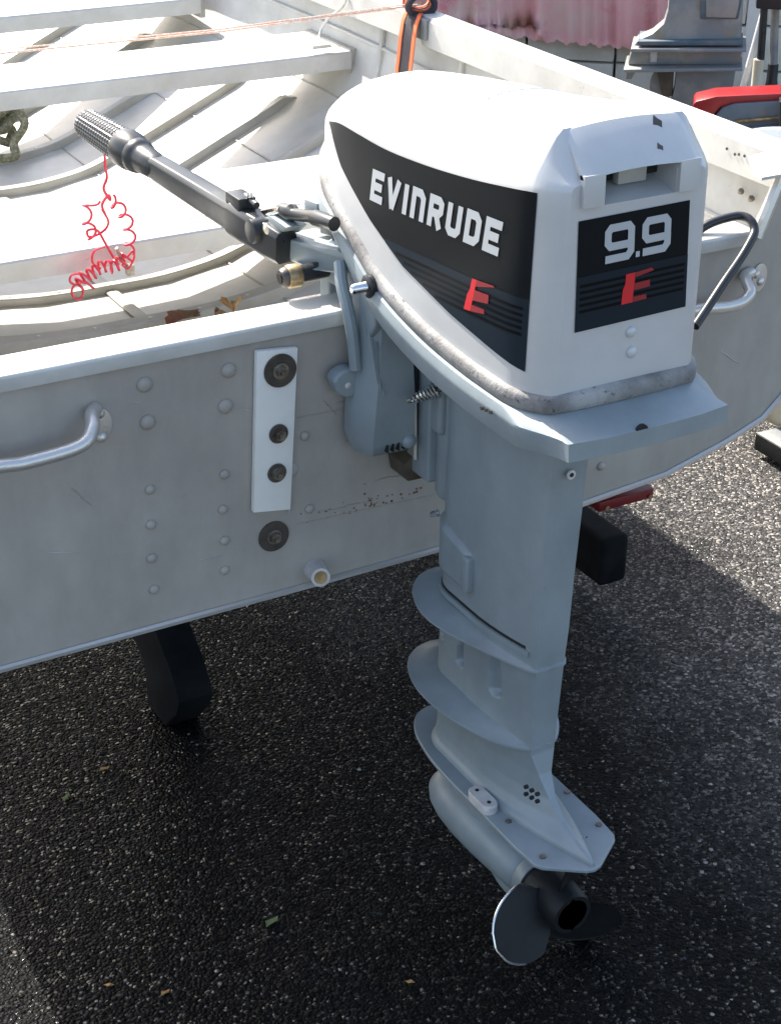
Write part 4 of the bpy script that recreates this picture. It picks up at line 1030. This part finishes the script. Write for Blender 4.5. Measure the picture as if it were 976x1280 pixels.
# olive rope heap under the middle bench
rp = MB(); rnd = random.Random(3); c0 = at(4, 160, 2, .60)
for k in range(4):
    pts = []
    for i in range(36):
        a = i/36*2*math.pi; rr = .052+.010*math.sin(3*a+k)+k*.003
        pts.append((c0.x-.02+rr*math.cos(a)*.75+.008*k, c0.y+.012*k+rr*math.sin(a)*.6, .585+.028*k+.012*math.sin(2*a+k*1.3)))
    rp.tube(pts, .0095, 8, closed=True)
rp.tube([tuple(v) for v in catmull([(c0.x+.02, c0.y-.03, .66), (c0.x+.03, c0.y-.06, .62), (c0.x-.0, c0.y-.07, .585), (c0.x-.01, c0.y-.10, .565), (c0.x-.05, c0.y-.08, .56)], 6)], .0095, 8)
tag(build(rp, 'rope_heap', 'olive'), 'heap of dirty olive green rope on the boat floor under the middle bench', 'rope')
# orange line across the boat, strap on the gunwale
knot = at(526, 6, 0, .665)
ln_ = MB(); A = at(-70, 73, 1, 1.05); A = Vector((hull_pt(9, 1.05, -1).x-.005, 1.12, .948)); 
L0_ = at(0, 67, 1, 1.12); dirv = (knot-L0_); A = L0_ - dirv*.30
ln_.tube([A, L0_, L0_.lerp(knot, .5)+Vector((0, 0, -.006)), knot], .0019, 8); ln_.tube([A+Vector((0, .02, .003)), L0_+Vector((0, .012, .004)), L0_.lerp(knot, .5)+Vector((0, .004, -.003)), knot+Vector((0, 0, .004))], .0014, 6)
tag(build(ln_, 'tie_line', 'oline'), 'thin orange and white line stretched across the boat to the starboard gunwale', 'line')
strap = thing('tie_strap', tuple(knot), 'black webbing strap with orange edges knotted round the starboard gunwale', 'strap')
path = [(524, 8), (519, 16), (514, 30), (511, 50), (509, 70), (506, 96), (504, 130)]
XS = [.690, .648, .635, .632, .630, .627, .62]
C_ = [at(a, b, 0, x) for (a, b), x in zip(path, XS)]
def ribbon(offa, offb, lift, name, m):
    b_ = MB(); loops = []
    for i, p in enumerate(C_):
        dy = Vector((0, -1, 0)); nx = Vector((-1, 0, .2)).normalized()
        a, b = p+dy*offa, p+dy*offb; loops.append([a+nx*lift, b+nx*lift, b+nx*(lift-.0022), a+nx*(lift-.0022)])
    b_.loft(loops); return build(b_, name, m, strap, ang=50)
ribbon(-.026, .026, .004, 'webbing', 'webb'); ribbon(-.028, -.018, .0055, 'edge_stripe', 'orange'); ribbon(.018, .028, .0055, 'edge_stripe', 'orange')
kn = MB(); 
for k in range(4):
    pts = []; cx_ = knot+Vector((-.006+.006*k, -.012+.014*k, .004)); 
    for i in range(16):
        a = i/16*2*math.pi; pts.append(cx_+Vector((.027*math.cos(a), .004*math.sin(a*2), .020*math.sin(a))))
    kn.tube(pts, .0065, 8, closed=True, mi=k % 2)
build(kn, 'knot', ['webb', 'orange'], strap)
gc_ = MB(); A = at(527, 40, 0, hull_pt(9, 1.05, 1).x-.043); gc_.box(A+Vector((-.005, -.020, -.012)), A+Vector((.0015, .012, .024))); gc_.box(A+Vector((-.005, -.020, .022)), A+Vector((.03, .012, .026)))
tag(build(gc_, 'gunwale_clamp', 'oldleg', bevel=.002), 'small grey metal clamp plate on the gunwale beside the knotted strap', 'clamp')
wr = MB(); pts = [at(a, b, 0, x) for (a, b), x in zip(((400, 57), (399, 48), (402, 36), (410, 24), (422, 14), (431, 4), (433, -8)), (.60, .61, .62, .63, .64, .645, .65))]
wr.tube([tuple(v) for v in catmull([tuple(p) for p in pts], 5)], .003, 8); wr.box(pts[0]+Vector((-.02, -.008, -.004)), pts[0]+Vector((.02, .008, .002)))
tag(build(wr, 'bent_wire_hook', 'edge'), 'bent pale wire rod standing on the end of the middle bench', 'wire')

# ================================================================== trolley under the boat
sp = thing('support_beam', (.572, 1.0, GZ), 'black rubber-covered beam under the boat just right of the motor leg', 'beam')
b_ = MB(); b_.box((.545, .272, .178), (.600, 2.2, .266)); build(b_, 'beam', 'rubber', sp, bevel=.012, bseg=3)
for yy in (.75, 1.9):
    b_ = MB(); b_.box((.552, yy, GZ), (.593, yy+.06, .1785)); build(b_, 'foot', 'rubber', sp, bevel=.003)
    b_ = MB(); b_.box((.552, yy, .2655), (.593, yy+.06, .50)); build(b_, 'pad', 'rubber', sp, bevel=.003)
b_ = MB(); b_.prism([(.56, .500), (.45, .385), (.352, .281), (.300, .242), (.270, .200), (.285, .168), (.330, GZ), (.400, GZ), (.40, .185), (.44, .213), (.55, .33), (.66, .500)], 0, -.200, -.145)
tag(build(b_, 'support_strut', 'rubber', bevel=.004), 'slanting black rubber-covered strut under the boat, below the washers and drain tube', 'strut')
rl = MB(); A = at(748, 629, 1, .10); B = at(807, 611, 1, .10)
lamp = thing('trailer_marker', tuple(A), 'dark red marker bar under the hull right of the motor leg', 'marker light')
rl.box(Vector((A.x-.01, .085, A.z-.006)), Vector((B.x+.003, .125, A.z+.010))); build(rl, 'lens', 'darkred', lamp, bevel=.003)
for x in (A.x+.004, B.x-.004):
    r_ = MB(); r_.disc((x, .086, A.z-.002), (0, -1, 0), .004, .003, 10); build(r_, 'lens_screw', 'brass', lamp)
r_ = MB(); r_.box((A.x+.02, .125, A.z-.006), (B.x-.02, .60, A.z+.006)); build(r_, 'mounting_arm', 'oldleg', lamp, bevel=.002)

# ================================================================== background beyond the starboard side
VF = Vector((AF.x, AF.y, 0)).normalized()
def gnd(px, py, z=GZ): return at(px, py, 2, z)
# second outboard motor, seen side on
B0 = at(862, 77, 1, 2.45); dist = (B0-CAM).length
vd = Vector((B0.x-CAM.x, B0.y-CAM.y, 0)).normalized(); rt = Vector((vd.y, -vd.x, 0))
def bp(px, py, d=0): # point on the vertical plane through B0 facing the camera, pushed back by d
    v = (px-488)*AR + (py-640)*AD + FPX*AF; nrm = vd; o0 = B0+vd*d; t = (o0-CAM).dot(nrm)/v.dot(nrm); return CAM+v*t
m2 = thing('old_outboard_motor', tuple(bp(860, 140)), 'weathered grey outboard leg standing in front of the pink cloth in the background', 'outboard motor')
def slab(pts, d0, d1, name, m, par, bevel=.004, base=bp):
    b_ = MB(); a = [base(x, y, 0)+vd*d0 for x, y in pts]; b = [base(x, y, 0)+vd*d1 for x, y in pts]; b_.loft([a, b])
    return build(b_, name, m, par, bevel=bevel, ang=40)
slab([(838, -30), (834, 10), (829, 26), (815, 38), (797, 46), (790, 56), (784, 78), (925, 77), (927, 60), (926, 45), (930, -30)], -.045, .045, 'upper_leg', 'oldleg', m2, .012)
slab([(876, -30), (875, 19), (922, 19), (926, 0), (928, -30)], -.060, -.044, 'side_cover', 'oldblue', m2, .004)
slab([(883, -30), (882, 16), (919, 17), (923, 0), (926, -30)], -.066, -.058, 'cover_face', 'oldleg', m2, .003)
slab([(798, 45), (928, 44), (928, 50), (797, 50)], -.075, .075, 'splash_plate', 'oldblue', m2, .002)
slab([(790, 53), (932, 53), (932, 57), (789, 57)], -.090, .090, 'splash_plate', 'oldleg', m2, .002)
slab([(781, 78), (927, 76), (927, 80), (782, 82)], -.095, .095, 'cavitation_plate', 'oldleg', m2, .002)
slab([(783, 82), (797, 82), (789, 98), (782, 98)], -.012, .012, 'trim_tab', 'oldleg', m2, .002)
slab([(845, 80), (842, 108), (838, 122), (846, 132), (862, 138), (905, 150), (915, 110), (920, 80)], -.035, .035, 'lower_leg', 'oldleg', m2, .012)
slab([(820, 82), (842, 82), (840, 118), (828, 118)], -.03, .03, 'exhaust_snout', 'wood', m2, .006)
slab([(813, 60), (822, 60), (821, 73), (813, 73)], -.050, -.044, 'anode_patch', 'zinc', m2, .001)
b_ = MB(); blp = []
for k in range(20):
    a = k/20*2*math.pi; blp.append((822+15*math.cos(a)*.8+6*math.sin(a)*-.6+2, 112+22*math.sin(a)+10*math.cos(a)))
slab(blp, -.004, .006, 'propeller_blade', 'oldleg', m2, .002)
for i in range(3):
    for j in range(2):
        p = bp(829+i*4, 68+j*4); b_ = MB(); b_.box(p+Vector((-.004, -.055, -.004)), p+Vector((.004, -.04, .004))); build(b_, 'water_intake', 'dark', m2, smooth=False)
# pale stone blocks with the cloth hanging above
def bq(px, py, d): return bp(px, py, d)
cl = MB(); NX = 120; rows = [(-60, 0), (-20, 0), (10, 0), (35, 0), (50, 0), (58, 0), (62, 0)]
D = .40
loops = []
rnd = random.Random(11)
amp = [rnd.uniform(.4, 1.2) for _ in range(NX+1)]
for ri, (yy, _) in enumerate(rows):
    lp = []
    for k in range(NX+1):
        px = 470+ (835-470)*k/NX
        hem = 46 + (px-620)*.09 if px > 620 else 46
        y_ = yy if ri < 5 else hem + (-6 if ri == 5 else 0)
        if ri == 4: y_ = hem-16
        ph = px*.135+2*math.sin(px*.031)+1.4*math.sin(px*.083)
        fold = math.sin(ph)*.030*(.6+.5*math.sin(px*.047+1)) + .007*math.sin(px*.37+2*math.sin(px*.05))+.012*math.sin(px*.06)
        f = .35+.65*min(1, (yy+60)/90); 
        if ri == 5: f *= 1.15
        if ri == 6: f *= .6
        lp.append(bq(px, y_, D)+vd*(fold*f)+Vector((0, 0, (.006*math.sin(px*.30)+.003*math.sin(px*.77)) if ri >= 5 else 0)))
    loops.append(lp)
cl.loft(loops, closed=False, caps=False)
tag(build(cl, 'pink_cloth_cover', 'pink', ang=180), 'faded pink gathered cloth hanging over the pale stone blocks', 'cloth')
hm = MB(); hm.tube([loops[-1][k]+vd*.0 for k in range(0, NX+1)], .008, 6)
stn = thing('stone_wall', tuple(bq(740, 130, D+.05)), 'low pale stone block wall below the pink cloth', 'wall')
hy = GZ
p0 = bq(470, 60, D+.06); p1 = bq(800, 60, D+.06); Lw = (p1-p0).length; dw = (Vector((p1.x, p1.y, 0))-Vector((p0.x, p0.y, 0))).normalized()
zz = GZ; course = 0
while zz < .62:
    hgt = .145; x = -.12*(course % 2)
    while x < Lw+1.4:
        wdt = .26+.04*((int(x*7)+course) % 3)
        a = Vector((p0.x, p0.y, 0))+dw*x; b = a+dw*(wdt-.008); t_ = .006*math.sin(x*9+course)
        b_ = MB(); b_.loft([[a+Vector((0, 0, zz))+vd*t_, b+Vector((0, 0, zz))+vd*t_, b+vd*.2+Vector((0, 0, zz)), a+vd*.2+Vector((0, 0, zz))], [a+Vector((0, 0, zz+hgt-.007))+vd*t_, b+Vector((0, 0, zz+hgt-.007))+vd*t_, b+vd*.2+Vector((0, 0, zz+hgt-.007)), a+vd*.2+Vector((0, 0, zz+hgt-.007))]])
        build(b_, 'stone_block', 'stone', stn, bevel=.006); x += wdt
    zz += hgt; course += 1
# house wall far behind to close the view
wl = MB(); a = bq(300, 0, 1.9); b = bq(1500, 0, 1.9); a.z = GZ; b.z = GZ
wl.loft([[a, b, b+vd*.2, a+vd*.2], [p+Vector((0, 0, 2.6)) for p in (a, b, b+vd*.2, a+vd*.2)]])
tag(build(wl, 'pale_wall', 'wallpale', smooth=False), 'pale rendered wall behind the poles', 'wall')
# white post, poles
def pole(pts, rad, name, m, label, cat='pole', d=.25, n=12):
    b_ = MB(); b_.tube([bq(x, y, d) for x, y in pts], rad, n); return tag(build(b_, name, m), label, cat)
ps = MB(); a = bq(936, 110, .45); w2 = rt*.033
base_ = Vector((a.x, a.y, GZ)); ps.loft([[base_-w2, base_+w2, base_+w2+vd*.06, base_-w2+vd*.06], [p+Vector((0, 0, 1.6)) for p in (base_-w2, base_+w2, base_+w2+vd*.06, base_-w2+vd*.06)]])
tag(build(ps, 'white_post', 'pole', bevel=.004), 'square white post just right of the old grey outboard leg', 'post')
pole([(920, 130), (929, 106), (944, 52), (966, -30)], .011, 'leaning_pole', 'pole', 'thin white pole leaning to the right beside the white post', d=.22)
dp = thing('oar', tuple(bq(944, 110, .16)), 'black pole with cream plastic sleeve at its foot', 'pole')
b_ = MB(); b_.tube([bq(950, 76, .16), bq(958, -40, .16)], .012, 12); build(b_, 'shaft', 'blackp', dp)
b_ = MB(); b_.tube([bq(940, 130, .16), bq(945, 106, .16), bq(948, 74, .16)], [.019, .018, .017], 12); build(b_, 'sleeve', 'cream', dp)
gp = thing('grey_pole', tuple(bq(966, 110, .2)), 'grey metal pole with a black foot right of the cream sleeve', 'pole')
b_ = MB(); b_.tube([bq(966, 82, .2), bq(970, -40, .2)], .013, 12); build(b_, 'shaft', 'oldleg', gp)
b_ = MB(); b_.tube([bq(962, 125, .2), bq(964, 100, .2), bq(966, 80, .2)], [.026, .018, .017], 12); build(b_, 'foot', 'blackp', gp)
b_ = MB(); p = bq(968, 0, .1); b_.loft([[p-rt*.055+Vector((0, 0, -.03)), p+rt*.12+Vector((0, 0, -.03)), p+rt*.12+vd*.08+Vector((0, 0, -.03)), p-rt*.055+vd*.08+Vector((0, 0, -.03))], [q_+Vector((0, 0, .15)) for q_ in (p-rt*.055, p+rt*.12, p+rt*.12+vd*.08, p-rt*.055+vd*.08)]])
tag(build(b_, 'dark_bracket_box', 'blackp', bevel=.008), 'dark green-black box fixed across the tops of the poles', 'box')
# red and grey fuel tank
tk = thing('fuel_tank', tuple(gnd(925, 190)), 'red fuel tank with grey ribbed sides on the ground behind the starboard gunwale', 'fuel tank')
def fp(px, py, d=0): return bp(px, py, d-.35)
slab([(866, 122), (870, 118), (895, 112), (985, 108), (1010, 112), (1010, 118), (985, 117), (915, 121), (900, 126), (893, 134), (890, 150), (868, 140)], -.06, .05, 'tank_top', 'tankred', tk, .012, base=lambda x, y, d: fp(x, y+2, d))
slab([(892, 150), (895, 136), (903, 127), (918, 122), (985, 118), (1010, 119), (1012, 200), (895, 200)], -.07, .06, 'tank_body', 'tankgrey', tk, .015, base=lambda x, y, d: fp(x, y, d))
slab([(911, 152), (914, 145), (922, 141), (985, 136), (985, 139), (924, 144), (917, 148), (914, 154)], -.082, -.068, 'handle_recess', 'brass', tk, .002, base=lambda x, y, d: fp(x, y, d))
for k in range(4):
    slab([(916+k*2, 152+k*8), (985, 146+k*8), (985, 149+k*8), (916+k*2, 155+k*8)], -.076, -.068, 'tank_rib', 'tankgrey', tk, .001, base=lambda x, y, d: fp(x, y, d))
slab([(972, 112), (1000, 112), (1000, 200), (972, 190)], -.14, -.08, 'tank_end_strap', 'blackp', tk, .004, base=lambda x, y, d: fp(x, y, d))
# pale blue basin rim just past the corner
bs = MB(); c = bp(985, 186, -.9); loops = []
for rr, z_ in ((.115, -.03), (.125, .018), (.132, .022), (.136, .018), (.133, .012), (.118, -.06), (.10, -.10)):
    loops.append([c+Vector((rr*math.cos(k/32*2*math.pi), rr*math.sin(k/32*2*math.pi), z_)) for k in range(32)])
bs.loft(loops, caps=True); tag(build(bs, 'plastic_basin', 'pole'), 'pale blue-white plastic basin rim just past the stern corner', 'basin')
sb_ = MB(); p_ = Vector((c.x, c.y, GZ)); sb_.loft([[p_+Vector((x, y, 0)) for x, y in ((-.11, -.11), (.11, -.11), (.11, .11), (-.11, .11))], [Vector((p_.x+x, p_.y+y, c.z-.10)) for x, y in ((-.10, -.10), (.10, -.10), (.10, .10), (-.10, .10))]])
tag(build(sb_, 'storage_crate', 'oldleg', bevel=.005), 'grey crate under the pale plastic basin', 'crate')
# low platform with rust spotted plastic shell at the right edge
pf_ = thing('platform', tuple(gnd(965, 560)), 'low dark-edged metal step on the ground at the right edge beyond the stern', 'platform')
zt_ = GZ+.05
c1 = at(944, 541, 2, zt_); 
ux = (at(976, 560, 2, zt_)-c1).normalized(); uy = Vector((-ux.y, ux.x, 0)); 
if uy.x < 0: uy = -uy
for (z0, z1, m_, nm, o_) in ((zt_-.035, zt_-.003, 'rubber', 'step_edge', .0), (zt_-.003, zt_+.002, 'oldleg', 'step_top', .003)):
    b_ = MB(); q_ = [c1+ux*o_, c1+ux*.5, c1+ux*.5+uy*.14, c1+uy*.14+ux*o_]; b_.loft([[Vector((p.x, p.y, z0)) for p in q_], [Vector((p.x, p.y, z1)) for p in q_]]); build(b_, nm, m_, pf_, bevel=.002)
for x in (.05, .45):
    b_ = MB(); p = c1+ux*x+uy*.08; b_.box((p.x-.015, p.y-.015, GZ), (p.x+.015, p.y+.015, zt_-.035)); build(b_, 'step_foot', 'blackp', pf_, smooth=False)
sh = MB(); c2 = at(982, 528, 2, zt_+.01); loops = []
for rr, z_ in ((.062, .002), (.070, .02), (.074, .05), (.072, .10), (.066, .15), (.058, .19)):
    loops.append([Vector((c2.x+.05+rr*math.cos(k/24*2*math.pi)*1.1, c2.y+.03+rr*math.sin(k/24*2*math.pi), zt_+z_)) for k in range(24)])
sh.loft(loops); tag(build(sh, 'cream_canister', 'cream', ang=50), 'cream plastic canister with rust spots standing on the low metal step', 'canister')

# ================================================================== ground litter
rnd = random.Random(5)
gr = MB()
def pebble(c, r_, rn):
    ph = rn.random()*6; vs = []; 
    for k in range(5): a = ph+k/5*2*math.pi; vs.append(c+Vector((r_*math.cos(a)*rn.uniform(.7, 1.2), r_*math.sin(a)*rn.uniform(.7, 1.2), 0)))
    vs.append(c+Vector((0, 0, r_*rn.uniform(.5, .9)))); gr.add(vs, [(0, 1, 5), (1, 2, 5), (2, 3, 5), (3, 4, 5), (4, 0, 5)])
for _ in range(260):
    x = rnd.uniform(-1.0, 2.2); y = rnd.uniform(-.75, 1.8); pebble(Vector((x, y, GZ)), rnd.uniform(.0006, .0015), rnd)
for q_ in ((785, 492), (915, 702), (790, 1084), (888, 1062), (881, 1078), (893, 1080), (877, 1090), (528, 1080), (449, 962)):
    pebble(gnd(*q_), .0036, rnd)
tag(build(gr, 'loose_grit', 'grit', smooth=False), 'small pale chips of grit scattered over the asphalt', 'grit', kind='stuff')
def scrap(px, py, s_, m, label):
    c = gnd(px, py); b_ = MB(); a = rnd.random()*3; pts = [c+Vector((s_*math.cos(a+t)*k, s_*math.sin(a+t)*k*.8, .002+.002*math.sin(3*t))) for t, k in ((0, 1), (1.2, .4), (2.4, .7), (3.3, 1.1), (4.4, .45), (5.4, .6))]
    b_.add(pts+[p-Vector((0, 0, .001)) for p in pts], [(0, 1, 2, 3, 4, 5), (11, 10, 9, 8, 7, 6)]+[(i, (i+1) % 6, 6+(i+1) % 6, 6+i) for i in range(6)]); tag(build(b_, 'fallen_leaf', m, smooth=False), label, 'leaf', 'leaf scraps on the asphalt')
scrap(83, 997, .010, 'green_leaf', 'small yellow-green leaf on the dark asphalt, lower left')
scrap(131, 961, .008, 'leaf', 'orange leaf scrap on the asphalt below the left part of the stern')
scrap(340, 1152, .012, 'green_leaf', 'dull green leaf on the asphalt at the bottom centre')
scrap(136, 1232, .006, 'leaf', 'tiny orange leaf scrap at the lower left, beside the sunlit patch')
scrap(207, 1241, .007, 'leaf', 'orange leaf scrap near the bottom edge')
scrap(512, 1228, .006, 'leaf', 'tiny brown leaf scrap below the propeller')
